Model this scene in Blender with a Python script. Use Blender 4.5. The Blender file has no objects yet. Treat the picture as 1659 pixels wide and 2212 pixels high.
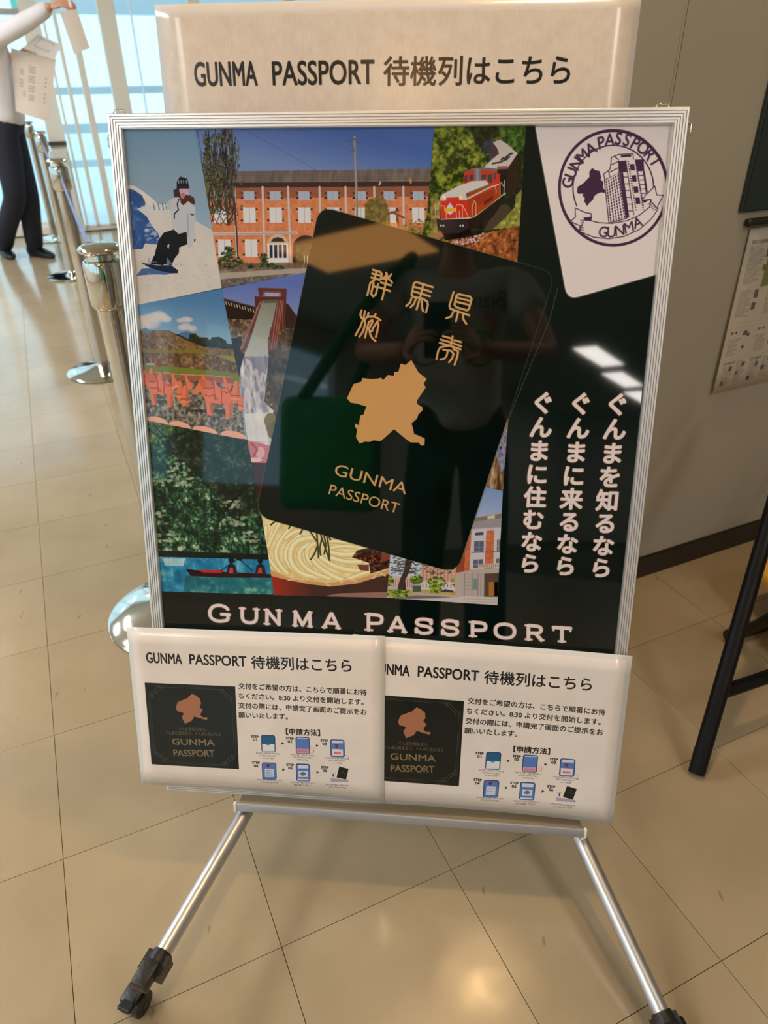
import bpy, bmesh, math, random
import numpy as np
from mathutils import Vector, Matrix

random.seed(7)
SC = bpy.context.scene
COL = SC.collection

# ------------------------------------------------------------------ camera
IMW, IMH = 1659, 2212
FPX = 1532.56
PITCH, ROLL, CAMZ = 0.5494, -0.0147, 1.1616
_fw = np.array([0, math.cos(PITCH), -math.sin(PITCH)])
_rt = np.array([1.0, 0, 0])
_up = np.cross(_rt, _fw)
CR = math.cos(ROLL) * _rt + math.sin(ROLL) * _up
CU = -math.sin(ROLL) * _rt + math.cos(ROLL) * _up
CF = _fw
CAM = np.array([0, 0, CAMZ])
cd = bpy.data.cameras.new('camera')
cam = bpy.data.objects.new('camera', cd)
COL.objects.link(cam)
cam.matrix_world = Matrix([[CR[0], CU[0], -CF[0], CAM[0]], [CR[1], CU[1], -CF[1], CAM[1]],
                           [CR[2], CU[2], -CF[2], CAM[2]], [0, 0, 0, 1]])
cd.sensor_fit = 'HORIZONTAL'
cd.sensor_width = 36
cd.lens = 36 * FPX / IMW
cd.clip_start = 0.005
cd.dof.use_dof = True
cd.dof.focus_distance = 1.06
cd.dof.aperture_fstop = 8.3
SC.camera = cam

# ------------------------------------------------------------------ world, light, exposure
w = bpy.data.worlds.new('daylight')
SC.world = w
w.use_nodes = True
bg = w.node_tree.nodes['Background']
bg.inputs[0].default_value = (0.77, 0.91, 1.0, 1)
bg.inputs[1].default_value = 1.25
SC.view_settings.view_transform = 'Standard'
SC.view_settings.look = 'None'
SC.view_settings.exposure = 0.52
SC.view_settings.gamma = 1
SC.view_settings.use_curve_mapping = False
SC.cycles.max_bounces = 8
SC.cycles.diffuse_bounces = 4
SC.cycles.glossy_bounces = 5
SC.cycles.transparent_max_bounces = 12
SC.cycles.caustics_reflective = False
SC.cycles.caustics_refractive = False
SC.cycles.sample_clamp_indirect = 14.0
LAMP_W = 9.0      # warm ceiling downlights, watts each
PANEL_W = 20.0    # cooler ceiling panels, most of them added fill

# ------------------------------------------------------------------ frames of reference
TH = 0.4199                      # the tile grid's heading
A = np.array([math.cos(TH), math.sin(TH), 0])
B = np.array([-math.sin(TH), math.cos(TH), 0])
Z = np.array([0, 0, 1.0])
def ab(a, b, z=0.0):
    return A * a + B * b + Z * z
# poster frame plane: top left corner, right, down, and away from the viewer
PO = np.array([-0.3465, 1.0462, 1.1259])
PSI, TAU = -0.0878, 0.2703
PU = np.array([math.cos(PSI), math.sin(PSI), 0])
PN = np.array([-math.sin(PSI), math.cos(PSI), 0])
PV = -Z * math.cos(TAU) - PN * math.sin(TAU)
PB = np.cross(PU, PV)            # points away from the camera
PW, PH = 0.7253, 1.0144
def ray(x, y):
    return CR * ((x - IMW / 2) / FPX) - CU * ((y - IMH / 2) / FPX) + CF
def po(x, y):                    # survey point -> metres right / down on the poster plane
    d = ray(x, y)
    t = ((PO - CAM) @ PB) / (d @ PB)
    q = CAM + t * d - PO
    return np.array([q @ PU, q @ PV])
def po2(x, y, off):              # the same on a plane set off towards the viewer
    d = ray(x, y); O = PO - PB * off
    t = ((O - CAM) @ PB) / (d @ PB); q = CAM + t * d - O
    return np.array([q @ PU, q @ PV])
def pw(u, v, off=0.0):           # poster plane -> world, off = towards the viewer
    return PO + PU * u + PV * v - PB * off
def fl(x, y, z=0.0):             # survey point on a level
    d = ray(x, y)
    return CAM + d * ((z - CAMZ) / d[2])
def at(x, y, Y):
    d = ray(x, y)
    return CAM + d * (Y / d[1])

# ------------------------------------------------------------------ object helpers
def setp(o, label=None, cat=None, group=None, kind=None):
    if label: o['label'] = label
    if cat: o['category'] = cat
    if group: o['group'] = group
    if kind: o['kind'] = kind
    return o
def empty(name, loc, label, cat, group=None):
    o = bpy.data.objects.new(name, None)
    o.empty_display_size = 0.1
    COL.objects.link(o)
    o.location = Vector(loc)
    return setp(o, label, cat, group)
def link(name, me, m=None, parent=None, **kw):
    o = bpy.data.objects.new(name, me)
    COL.objects.link(o)
    if m is not None:
        for k in (m if isinstance(m, list) else [m]):
            me.materials.append(k)
    if parent is not None:
        o.parent = parent
        o.matrix_parent_inverse = Matrix.Identity(4)
        L = Vector(parent.location)
        if parent.parent is not None: L += Vector(parent.parent.location)
        o.location = -L if kw.pop('world', True) else Vector((0, 0, 0))
    kw.pop('world', None)
    setp(o, **kw)
    return o
def bm_obj(name, bm, m=None, parent=None, smooth=False, **kw):
    me = bpy.data.meshes.new(name)
    bmesh.ops.recalc_face_normals(bm, faces=bm.faces)
    bm.to_mesh(me)
    bm.free()
    if smooth is True:
        for p in me.polygons: p.use_smooth = True
    elif smooth:
        me.polygons.foreach_set('use_smooth', [True] * len(me.polygons))
        me.set_sharp_from_angle(angle=smooth)
    return link(name, me, m, parent, **kw)
def hexa(bm, c, ax, ay, az):     # box from centre and three half axes
    c, ax, ay, az = map(np.asarray, (c, ax, ay, az))
    vs = [bm.verts.new(c + ax * i + ay * j + az * k) for i in (-1, 1) for j in (-1, 1) for k in (-1, 1)]
    for f in ((0, 1, 3, 2), (4, 6, 7, 5), (0, 4, 5, 1), (2, 3, 7, 6), (0, 2, 6, 4), (1, 5, 7, 3)):
        bm.faces.new([vs[i] for i in f])
    return vs
def abbox(bm, a0, a1, b0, b1, z0, z1):
    return hexa(bm, ab((a0 + a1) / 2, (b0 + b1) / 2, (z0 + z1) / 2), A * (a1 - a0) / 2, B * (b1 - b0) / 2, Z * (z1 - z0) / 2)
def bevel(bm, w, seg=2):
    bmesh.ops.bevel(bm, geom=list(bm.edges), offset=w, segments=seg, affect='EDGES', profile=0.5)
def frame_of(d):
    d = np.asarray(d, float); d = d / np.linalg.norm(d)
    h = np.array([0, 0, 1.0]) if abs(d[2]) < .9 else np.array([1.0, 0, 0])
    x = np.cross(h, d); x /= np.linalg.norm(x)
    return x, np.cross(d, x), d
def tube(bm, pts, r, n=16, caps=True):
    pts = [np.asarray(p, float) for p in pts]
    rs = r if isinstance(r, (list, tuple)) else [r] * len(pts)
    rings = []
    x = None
    for i, p in enumerate(pts):
        d = pts[min(i + 1, len(pts) - 1)] - pts[max(i - 1, 0)]
        d = d / np.linalg.norm(d)
        if x is None: x, y, _ = frame_of(d)
        else:
            x = x - d * (x @ d); x /= np.linalg.norm(x); y = np.cross(d, x)
        rings.append([bm.verts.new(p + (x * math.cos(t) + y * math.sin(t)) * rs[i]) for t in np.linspace(0, 2 * math.pi, n, endpoint=False)])
    for r0, r1 in zip(rings, rings[1:]):
        for k in range(n): bm.faces.new([r0[k], r0[(k + 1) % n], r1[(k + 1) % n], r1[k]])
    if caps:
        bm.faces.new(rings[0][::-1]); bm.faces.new(rings[-1])
def lathe(bm, c, prof, n=48):    # prof: (radius, z) list
    c = np.asarray(c, float)
    rings = []
    for r, z in prof:
        if r < 1e-6: rings.append([bm.verts.new(c + Z * z)])
        else: rings.append([bm.verts.new(c + np.array([r * math.cos(t), r * math.sin(t), z])) for t in np.linspace(0, 2 * math.pi, n, endpoint=False)])
    for r0, r1 in zip(rings, rings[1:]):
        for k in range(n):
            v = [r0[k % len(r0)], r0[(k + 1) % len(r0)], r1[(k + 1) % len(r1)], r1[k % len(r1)]]
            v = list(dict.fromkeys(v))
            if len(v) > 2: bm.faces.new(v)
def prism(bm, poly, dv):         # closed polygon (world points) pushed along dv
    p0 = [bm.verts.new(np.asarray(p, float)) for p in poly]
    p1 = [bm.verts.new(np.asarray(p, float) + dv) for p in poly]
    bm.faces.new(p0); bm.faces.new(p1[::-1])
    n = len(poly)
    for i in range(n): bm.faces.new([p0[i], p1[i], p1[(i + 1) % n], p0[(i + 1) % n]])

# ------------------------------------------------------------------ materials
def srgb(c):
    c = np.asarray(c, float) / 255
    return tuple(np.where(c <= .04045, c / 12.92, ((c + .055) / 1.055) ** 2.4))
def mat(name, col, rough=0.5, metal=0.0, var=0.0, scale=8.0, bump=0.0, bscale=60.0, spec=0.5, trans=0.0, stretch=None, emit=None, coat=0.0):
    m = bpy.data.materials.new(name)
    m.use_nodes = True
    nt = m.node_tree; N = nt.nodes; L = nt.links
    p = N['Principled BSDF']
    c = srgb(col)
    p.inputs['Base Color'].default_value = (*c, 1)
    p.inputs['Roughness'].default_value = rough
    p.inputs['Metallic'].default_value = metal
    p.inputs['Specular IOR Level'].default_value = spec
    if trans: p.inputs['Transmission Weight'].default_value = trans
    if coat: p.inputs['Coat Weight'].default_value = coat
    if emit:
        p.inputs['Emission Color'].default_value = (*srgb(emit[0]), 1)
        p.inputs['Emission Strength'].default_value = emit[1]
    tc = N.new('ShaderNodeTexCoord')
    src = tc.outputs['Object']
    if stretch:
        mp = N.new('ShaderNodeMapping'); mp.inputs['Scale'].default_value = stretch
        L.new(src, mp.inputs['Vector']); src = mp.outputs['Vector']
    n1 = N.new('ShaderNodeTexNoise'); n1.inputs['Scale'].default_value = scale; n1.inputs['Detail'].default_value = 5
    L.new(src, n1.inputs['Vector'])
    if var:
        r = N.new('ShaderNodeValToRGB')
        r.color_ramp.elements[0].position = .3; r.color_ramp.elements[1].position = .7
        r.color_ramp.elements[0].color = (*[x * (1 - var) for x in c], 1)
        r.color_ramp.elements[1].color = (*[min(1, x * (1 + var)) for x in c], 1)
        L.new(n1.outputs['Fac'], r.inputs['Fac']); L.new(r.outputs['Color'], p.inputs['Base Color'])
    if bump:
        n2 = N.new('ShaderNodeTexNoise'); n2.inputs['Scale'].default_value = bscale; n2.inputs['Detail'].default_value = 3
        L.new(src, n2.inputs['Vector'])
        bp = N.new('ShaderNodeBump'); bp.inputs['Strength'].default_value = bump; bp.inputs['Distance'].default_value = .01
        L.new(n2.outputs['Fac'], bp.inputs['Height']); L.new(bp.outputs['Normal'], p.inputs['Normal'])
    return m
def glass_mat(name, tint=(0.80, 0.94, 0.98), rough=0.0):
    m = bpy.data.materials.new(name); m.use_nodes = True
    nt = m.node_tree; N = nt.nodes; L = nt.links
    N.remove(N['Principled BSDF'])
    t = N.new('ShaderNodeBsdfTransparent'); t.inputs[0].default_value = (*tint, 1)
    g = N.new('ShaderNodeBsdfGlossy'); g.inputs['Roughness'].default_value = rough
    f = N.new('ShaderNodeLayerWeight'); f.inputs['Blend'].default_value = .5      # Schlick: the same from both faces
    p5 = N.new('ShaderNodeMath'); p5.operation = 'POWER'; p5.inputs[1].default_value = 5
    ml_ = N.new('ShaderNodeMath'); ml_.operation = 'MULTIPLY_ADD'; ml_.inputs[1].default_value = .94; ml_.inputs[2].default_value = .035
    L.new(f.outputs['Facing'], p5.inputs[0]); L.new(p5.outputs[0], ml_.inputs[0])
    x = N.new('ShaderNodeMixShader')
    L.new(ml_.outputs[0], x.inputs[0]); L.new(t.outputs[0], x.inputs[1]); L.new(g.outputs[0], x.inputs[2])
    L.new(x.outputs[0], N['Material Output'].inputs[0])
    return m
M = {}
M['wall'] = mat('painted_wall', (164, 159, 144), .55, var=.03, scale=3, bump=.05, bscale=220)
M['wall_white'] = mat('white_wall', (232, 230, 222), .6, var=.02, scale=3)
M['ceiling'] = mat('ceiling_board', (226, 222, 210), .8, var=.03, scale=20, bump=.1, bscale=90)
M['baseboard'] = mat('dark_vinyl_baseboard', (38, 34, 31), .42, var=.1, scale=6)
M['mullion'] = mat('cream_powder_coat', (238, 234, 222), .42, var=.03, scale=2)
M['alu'] = mat('brushed_aluminium', (214, 214, 216), .32, 1.0, var=.06, scale=14, bump=.03, bscale=200)
M['frame_alu'] = mat('anodised_frame', (240, 240, 242), .42, .85, var=.015, scale=10)
M['alu_leg'] = mat('satin_aluminium', (206, 207, 211), .40, 1.0, var=.04, scale=10)
M['alu_dark'] = mat('rail_groove', (96, 92, 88), .5, .8)
M['chrome'] = mat('polished_steel', (206, 202, 194), .09, 1.0, var=.03, scale=3)
M['black_plastic'] = mat('black_plastic', (22, 21, 20), .42, var=.15, scale=30, bump=.1, bscale=150)
M['black_metal'] = mat('black_painted_steel', (9, 9, 10), .45, var=.1, scale=12, spec=.2)
M['belt'] = mat('blue_grey_webbing', (118, 140, 190), .75, var=.08, scale=90)
M['belt_side'] = mat('dark_cassette', (30, 34, 44), .35, var=.1)
M['outside'] = mat('pale_paving', (225, 228, 230), .8, var=.05, scale=2)
M['rail'] = mat('pale_blue_rail', (234, 237, 246), .5, var=.03)
M['mint'] = mat('mint_banner_cloth', (150, 222, 200), .8, var=.04)
M['paper'] = mat('white_paper', (232, 228, 222), .6, var=.02)
M['laminate_edge'] = mat('laminate_film', (214, 214, 212), .18, var=.02, scale=10)
M['glass'] = glass_mat('window_glass')
M['backing'] = mat('grey_backing_board', (150, 146, 138), .7, var=.05)
M['shirt'] = mat('white_cotton_shirt', (222, 219, 224), .85, var=.04, scale=10, bump=.35, bscale=14)
M['navy'] = mat('navy_trouser_cloth', (20, 24, 40), .85, var=.12, scale=20, bump=.3, bscale=14)
M['shoe'] = mat('black_shoe_leather', (14, 14, 18), .45, var=.1)
M['skin'] = mat('skin', (205, 150, 122), .5, var=.06, scale=12)
M['hair'] = mat('black_hair', (24, 20, 18), .5, var=.2, scale=60)
M['leaflet'] = mat('beige_paper', (206, 194, 182), .7, var=.03, scale=9)
M['gold_wood'] = mat('amber_seat_vinyl', (222, 172, 72), .45, var=.08)
M['board'] = mat('dark_green_board', (30, 44, 46), .45, var=.08, scale=4)
M['lip'] = mat('anodised_lip', (176, 178, 184), .5, .6, var=.03)
M['tray'] = mat('tray_shelf_metal', (182, 164, 134), .55, .5, var=.03)  # warm reflection on the aluminium is put into the base colour
M['bulb'] = mat('warm_diffuser', (255, 214, 150), .4, emit=((255, 196, 120), 55.0))
M['far_fill'] = mat('far_fill_diffuser', (255, 255, 250), .4, emit=((255, 250, 246), 28.0))  # for unseen lamps added to brighten the far end
M['warm_panel'] = mat('warm_panel_diffuser', (255, 230, 190), .4, emit=((255, 176, 96), 4.0))
M['panel'] = mat('panel_and_fill_diffuser', (255, 255, 250), .4, emit=((255, 248, 240), 15.5))  # shared by the mirrored rear row and the added fill panels
# ------------------------------------------------------------------ print canvas (flat printed matter)
def noise(h, w, cell, seed, octs=4, stretch=(1, 1)):
    r = np.random.RandomState(seed)
    out = np.zeros((h, w), np.float32); amp = 1.0; tot = 0
    for o in range(octs):
        cx_, cy_ = max(1.5, cell * stretch[0] / 2 ** o), max(1.5, cell * stretch[1] / 2 ** o)
        gw, gh = int(w / cx_) + 3, int(h / cy_) + 3
        g = r.rand(gh, gw).astype(np.float32)
        xs = np.arange(w) / cx_; ys = np.arange(h) / cy_
        xi = xs.astype(int); yi = ys.astype(int)
        xf = (xs - xi); yf = (ys - yi)
        xf = xf * xf * (3 - 2 * xf); yf = yf * yf * (3 - 2 * yf)
        g0 = g[yi][:, xi] * (1 - xf) + g[yi][:, xi + 1] * xf
        g1 = g[yi + 1][:, xi] * (1 - xf) + g[yi + 1][:, xi + 1] * xf
        out += amp * (g0 * (1 - yf)[:, None] + g1 * yf[:, None]); tot += amp; amp *= .55
    out /= tot
    s = out.std() + 1e-6
    return np.clip(.5 + (out - out.mean()) / s * .22, 0, 1)
SS = 3
class Canvas:
    def __init__(s, w_m, h_m, ppm, mp, bg=(255, 255, 255)):
        s.w = int(w_m * ppm); s.h = int(h_m * ppm); s.ppm = ppm; s.mp = mp
        s.im = np.zeros((s.h, s.w, 3), np.float32); s.im[:] = bg
    def P(s, pts, raw=False):
        if raw: return np.asarray(pts, float)
        return np.array([s.mp(*p) for p in pts]) * s.ppm
    def cover(s, contours):      # nonzero winding coverage; returns (x0, y0, mask)
        allp = np.concatenate(contours)
        x0 = max(0, int(math.floor(allp[:, 0].min())) - 1); x1 = min(s.w, int(math.ceil(allp[:, 0].max())) + 2)
        y0 = max(0, int(math.floor(allp[:, 1].min())) - 1); y1 = min(s.h, int(math.ceil(allp[:, 1].max())) + 2)
        if x1 <= x0 or y1 <= y0: return None
        W_, H_ = x1 - x0, (y1 - y0) * SS
        acc = np.zeros((H_, W_ + 2), np.float32)
        for c in contours:
            p = c - [x0, y0]; q = np.roll(p, -1, 0)
            ya, yb = p[:, 1] * SS, q[:, 1] * SS
            sg = np.where(yb > ya, 1, -1)
            lo = np.minimum(ya, yb); hi = np.maximum(ya, yb)
            r0 = np.clip(np.ceil(lo - .5).astype(int), 0, H_); r1 = np.clip(np.ceil(hi - .5).astype(int), 0, H_)
            n = r1 - r0
            k = n > 0
            if not k.any(): continue
            idx = np.repeat(np.nonzero(k)[0], n[k])
            off = np.arange(len(idx)) - np.repeat(np.cumsum(n[k]) - n[k], n[k])
            rows = r0[idx] + off
            t = (rows + .5 - ya[idx]) / (yb[idx] - ya[idx])
            xs = np.clip(p[idx, 0] + t * (q[idx, 0] - p[idx, 0]), 0, W_ + .0)
            xi = xs.astype(int); xf = xs - xi
            np.add.at(acc, (rows, xi), sg[idx] * (1 - xf)); np.add.at(acc, (rows, xi + 1), sg[idx] * xf)
        m = np.clip(np.abs(np.cumsum(acc, 1)[:, :W_]), 0, 1)
        return x0, y0, m.reshape(y1 - y0, SS, W_).mean(1)
    def comp(s, x0, y0, m, col, alpha=1.0):
        h, w_ = m.shape
        reg = s.im[y0:y0 + h, x0:x0 + w_]
        a = (m * alpha)[..., None]
        c = np.asarray(col, np.float32)
        if c.ndim == 3: c = c[y0:y0 + h, x0:x0 + w_]
        reg[:] = reg * (1 - a) + c * a
    def poly(s, pts, col, alpha=1.0, raw=False, clip=None):
        c = pts if isinstance(pts, list) and len(pts) and isinstance(pts[0], np.ndarray) and pts[0].ndim == 2 else [s.P(pts, raw)]
        r = s.cover(c)
        if r is None: return
        x0, y0, m = r
        if clip is not None: m = m * clip[y0:y0 + m.shape[0], x0:x0 + m.shape[1]]
        s.comp(x0, y0, m, col, alpha)
    def mask(s, pts, raw=False):
        r = s.cover([s.P(pts, raw)]); f = np.zeros((s.h, s.w), np.float32)
        if r: f[r[1]:r[1] + r[2].shape[0], r[0]:r[0] + r[2].shape[1]] = r[2]
        return f
    def line(s, pts, wpx, col, alpha=1.0, raw=False, clip=None, close=False):
        p = s.P(pts, raw)
        if close: p = np.vstack([p, p[:1]])
        r = wpx / 2
        x0 = max(0, int(p[:, 0].min() - r - 2)); x1 = min(s.w, int(p[:, 0].max() + r + 3))
        y0 = max(0, int(p[:, 1].min() - r - 2)); y1 = min(s.h, int(p[:, 1].max() + r + 3))
        if x1 <= x0 or y1 <= y0: return
        X, Y = np.meshgrid(np.arange(x0, x1) + .5, np.arange(y0, y1) + .5)
        d2 = np.full(X.shape, 1e9)
        for a, b in zip(p, p[1:]):
            v = b - a; L2 = v @ v + 1e-9
            t = np.clip(((X - a[0]) * v[0] + (Y - a[1]) * v[1]) / L2, 0, 1)
            d2 = np.minimum(d2, (X - a[0] - t * v[0]) ** 2 + (Y - a[1] - t * v[1]) ** 2)
        m = np.clip(r + .5 - np.sqrt(d2), 0, 1) * min(1, wpx)
        if clip is not None: m = m * clip[y0:y1, x0:x1]
        s.comp(x0, y0, m, col, alpha)
    def ell(s, cx, cy, rx, ry, col, alpha=1.0, rot=0, **k):
        t = np.linspace(0, 2 * math.pi, 28, endpoint=False)
        c, q = math.cos(rot), math.sin(rot)
        s.poly([(cx + rx * math.cos(a) * c - ry * math.sin(a) * q, cy + rx * math.cos(a) * q + ry * math.sin(a) * c) for a in t], col, alpha, **k)
    def glyphs(s, text, o, ex, ey, col, bold=0.0, outline=None, vert=False):
        # o: baseline origin, ex/ey: canvas-pixel vectors of one em across and one em up
        cs = []
        for c in outlines(text):
            cs.append(o + c[:, :1] * ex + c[:, 1:] * ey)
        if not cs: return
        r = s.cover(cs)
        if r is None: return
        x0, y0, m = r
        pad = 6
        m = np.pad(m, pad); x0 -= pad; y0 -= pad
        if outline:
            s.safe(x0, y0, dil(m, bold + outline[1]), outline[0])
        s.safe(x0, y0, dil(m, bold), col)
    def safe(s, x0, y0, m, col, alpha=1.0):
        ax, ay = max(0, -x0), max(0, -y0)
        bx = min(m.shape[1], s.w - x0); by = min(m.shape[0], s.h - y0)
        if bx > ax and by > ay: s.comp(x0 + ax, y0 + ay, m[ay:by, ax:bx], col, alpha)
    def text(s, t, p0, p1, ph, col, bold=0.0, cap=.73, outline=None):
        # fit text so that its ink runs p0 -> p1 (baseline) and its caps reach ph (point above p0)
        a, b_, h_ = s.P([p0, p1, ph])
        cs = outlines(t); al = np.concatenate(cs)
        xm, xM = al[:, 0].min(), al[:, 0].max()
        ex = (b_ - a) / (xM - xm); ey = np.array([ex[1], -ex[0]]) / np.linalg.norm(ex) * np.linalg.norm(h_ - a) / cap
        s.glyphs(t, a - ex * xm, ex, ey, col, bold, outline)
def dil(m, r):
    if r <= 0: return m
    out = m.copy(); R_ = int(math.ceil(r))
    for dy in range(-R_, R_ + 1):
        for dx in range(-R_, R_ + 1):
            d = math.hypot(dx, dy)
            if d == 0 or d > r + .99: continue
            k = min(1.0, r + 1 - d)
            out = np.maximum(out, np.roll(np.roll(m, dy, 0), dx, 1) * k)
    return out
_oc = {}
_tc = bpy.data.curves.new('lettering', 'FONT')
_to = bpy.data.objects.new('lettering', _tc)
COL.objects.link(_to)
def outlines(t):
    if t in _oc: return _oc[t]
    _tc.body = t
    bpy.context.view_layer.update()
    k = _to.to_curve(bpy.context.evaluated_depsgraph_get())
    res = []
    for sp in k.splines:
        bp = sp.bezier_points
        n = len(bp)
        if n < 2: continue
        P0 = np.array([p.co[:2] for p in bp]); HR = np.array([p.handle_right[:2] for p in bp])
        HL = np.roll(np.array([p.handle_left[:2] for p in bp]), -1, 0); P1 = np.roll(P0, -1, 0)
        T = np.array([0, .25, .5, .75])[None, :, None]
        q = (1 - T) ** 3 * P0[:, None] + 3 * (1 - T) ** 2 * T * HR[:, None] + 3 * (1 - T) * T ** 2 * HL[:, None] + T ** 3 * P1[:, None]
        res.append(q.reshape(-1, 2))
    _to.to_curve_clear()
    _oc[t] = res
    return res
def print_material(name, cv, gain=1.0, rough=.12, spec=.5, sheen_bump=0.0, lift=0.0, bscale=6.0):
    im = np.clip(cv.im / 255, 0, 1)
    lin = np.where(im <= .04045, im / 12.92, ((im + .055) / 1.055) ** 2.4) * gain - lift
    lin = np.clip(lin, 0.0015, .9)
    s_ = np.where(lin <= .0031308, lin * 12.92, 1.055 * lin ** (1 / 2.4) - .055)
    I = bpy.data.images.new(name, cv.w, cv.h, alpha=False)
    px = np.ones((cv.h, cv.w, 4), np.float32); px[..., :3] = s_[::-1]
    I.pixels.foreach_set(px.ravel()); I.update(); I.pack()
    m = mat(name, (255, 255, 255), rough, spec=spec)
    N = m.node_tree.nodes; L = m.node_tree.links
    t = N.new('ShaderNodeTexImage'); t.image = I
    uv = N.new('ShaderNodeUVMap'); uv.uv_map = 'UVMap'
    L.new(uv.outputs[0], t.inputs[0]); L.new(t.outputs[0], N['Principled BSDF'].inputs['Base Color'])
    if sheen_bump:
        tc = N.new('ShaderNodeTexCoord'); n2 = N.new('ShaderNodeTexNoise'); n2.inputs['Scale'].default_value = bscale; n2.inputs['Detail'].default_value = 2
        L.new(tc.outputs['Object'], n2.inputs['Vector'])
        bp = N.new('ShaderNodeBump'); bp.inputs['Strength'].default_value = sheen_bump; bp.inputs['Distance'].default_value = .01
        L.new(n2.outputs['Fac'], bp.inputs['Height']); L.new(bp.outputs['Normal'], N['Principled BSDF'].inputs['Normal'])
    return m
def sheet_mesh(name, grid_fn, nu, nv, th, mats, parent=None, **kw):
    # curved sheet: grid_fn(s,t) -> (point, normal towards the viewer); front carries the print
    bm = bmesh.new(); uvl = bm.loops.layers.uv.new('UVMap')
    F = [[None] * (nu + 1) for _ in range(nv + 1)]; K = [[None] * (nu + 1) for _ in range(nv + 1)]
    for j in range(nv + 1):
        for i in range(nu + 1):
            p, n_ = grid_fn(i / nu, j / nv)
            F[j][i] = bm.verts.new(p); K[j][i] = bm.verts.new(p - n_ * th)
    for j in range(nv):
        for i in range(nu):
            f = bm.faces.new([F[j][i], F[j + 1][i], F[j + 1][i + 1], F[j][i + 1]]); f.material_index = 0; f.smooth = nu > 1
            for l, (ii, jj) in zip(f.loops, ((i, j), (i, j + 1), (i + 1, j + 1), (i + 1, j))): l[uvl].uv = (ii / nu, 1 - jj / nv)
            g = bm.faces.new([K[j][i], K[j][i + 1], K[j + 1][i + 1], K[j + 1][i]]); g.material_index = 1; g.smooth = True
    for j in range(nv):
        for i in (0, nu):
            v = [F[j][i], F[j + 1][i], K[j + 1][i], K[j][i]]
            f = bm.faces.new(v if i else v[::-1]); f.material_index = 1
    for i in range(nu):
        for j in (0, nv):
            v = [F[j][i], F[j][i + 1], K[j][i + 1], K[j][i]]
            f = bm.faces.new(v if not j else v[::-1]); f.material_index = 1
    me = bpy.data.meshes.new(name); bm.to_mesh(me); bm.free()
    return link(name, me, mats, parent, **kw)
# ------------------------------------------------------------------ the poster's print
def crop(ox, oy, k):
    return lambda *pts: [(ox + x / k, oy + y / k) for x, y in pts]
def grad(cv, p0, p1, stops):     # linear gradient over the canvas between two survey points
    a, b = cv.P([p0, p1]); v = b - a; L2 = v @ v
    Y, X = np.mgrid[0:cv.h, 0:cv.w]
    t = np.clip(((X - a[0]) * v[0] + (Y - a[1]) * v[1]) / L2, 0, 1)
    ks = [s[0] for s in stops]
    return np.stack([np.interp(t, ks, [s[1][c] for s in stops]) for c in range(3)], -1).astype(np.float32)
def ramp(n, stops):
    ks = [s[0] for s in stops]
    return np.stack([np.interp(n, ks, [s[1][c] for s in stops]) for c in range(3)], -1).astype(np.float32)
PP = 2000
cv = Canvas(PW, PH, PP, po, (14, 24, 23))
H_, W_ = cv.h, cv.w
nA = noise(H_, W_, 90, 1); nB = noise(H_, W_, 22, 2); nC = noise(H_, W_, 7, 3, 2); nD = noise(H_, W_, 14, 5, 3, (.6, 2.2))

# --- snowboarder
c1 = crop(255, 270, 5.674)
k1 = cv.mask([(240, 255), (419.5, 255), (419.5, 275), (440, 380), (479, 622), (230, 672)])
sky = grad(cv, (350, 275), (350, 520), [(0, (112, 150, 186)), (.5, (132, 158, 184)), (1, (150, 178, 206))])
cv.poly([(230, 250), (500, 250), (500, 700), (230, 700)], sky, clip=k1)
snow = ramp(nB * .4 + nA * .6, [(0, (196, 194, 196)), (1, (214, 208, 202))])
cv.poly(c1((0, 735), (90, 745), (190, 745), (300, 815), (400, 880), (470, 950), (560, 985), (640, 1010), (760, 1060), (945, 1170), (1140, 1285), (1400, 1400), (1400, 2300), (-100, 2300)), snow, clip=k1)
blu = ramp(nB * .5 + nC * .5, [(0, (34, 66, 130)), (.6, (52, 90, 156)), (1, (110, 144, 196))])
cv.poly(c1((0, 750), (85, 765), (200, 800), (290, 860), (335, 950), (325, 1010), (240, 1035), (300, 1080), (350, 1120), (400, 1210), (440, 1270), (490, 1320), (510, 1400), (480, 1465), (330, 1450), (300, 1520), (0, 1535)), blu, clip=k1)
for k in range(26):
    r_ = random.Random(k)
    x = 320 + r_.random() * 190; y = 1000 + r_.random() * 420
    cv.ell(*c1((x, y))[0], 2 + r_.random() * 4, 1.5 + r_.random() * 3, (200, 205, 214), .45, clip=k1)
cv.poly(c1((130, 740), (200, 745), (320, 820), (430, 920), (470, 980), (380, 1000), (330, 900), (240, 800)), (214, 212, 210), .8, clip=k1)
cv.poly(c1((230, 1030), (320, 990), (430, 975), (640, 960), (650, 1060), (480, 1080), (380, 1085), (300, 1070)), (198, 204, 214), .9, clip=k1)
for x in (430, 490, 540, 580): cv.line(c1((x, 960), (x + 18, 1040)), 2.5, (70, 84, 110), .8, clip=k1)
cv.poly(c1((230, 1840), (290, 1760), (500, 1750), (700, 1800), (600, 1835), (450, 1830), (180, 1850)), (58, 92, 150), .9, clip=k1)
cv.poly(c1((640, 920), (700, 880), (900, 960), (945, 1010), (950, 1150), (935, 1400), (905, 1500), (850, 1500), (835, 1420), (845, 1310), (740, 1330), (670, 1280), (650, 1100)), (184, 190, 204), clip=k1)
cv.poly(c1((570, 980), (650, 905), (660, 1000), (640, 1060)), (178, 186, 200), clip=k1)
cv.poly(c1((840, 1060), (850, 1300), (842, 1440), (870, 1300), (862, 1100)), (150, 158, 176), .8, clip=k1)
cv.line(c1((745, 910), (725, 970), (740, 1040), (690, 1090), (690, 1140)), 3, (30, 34, 44), clip=k1)
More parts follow.
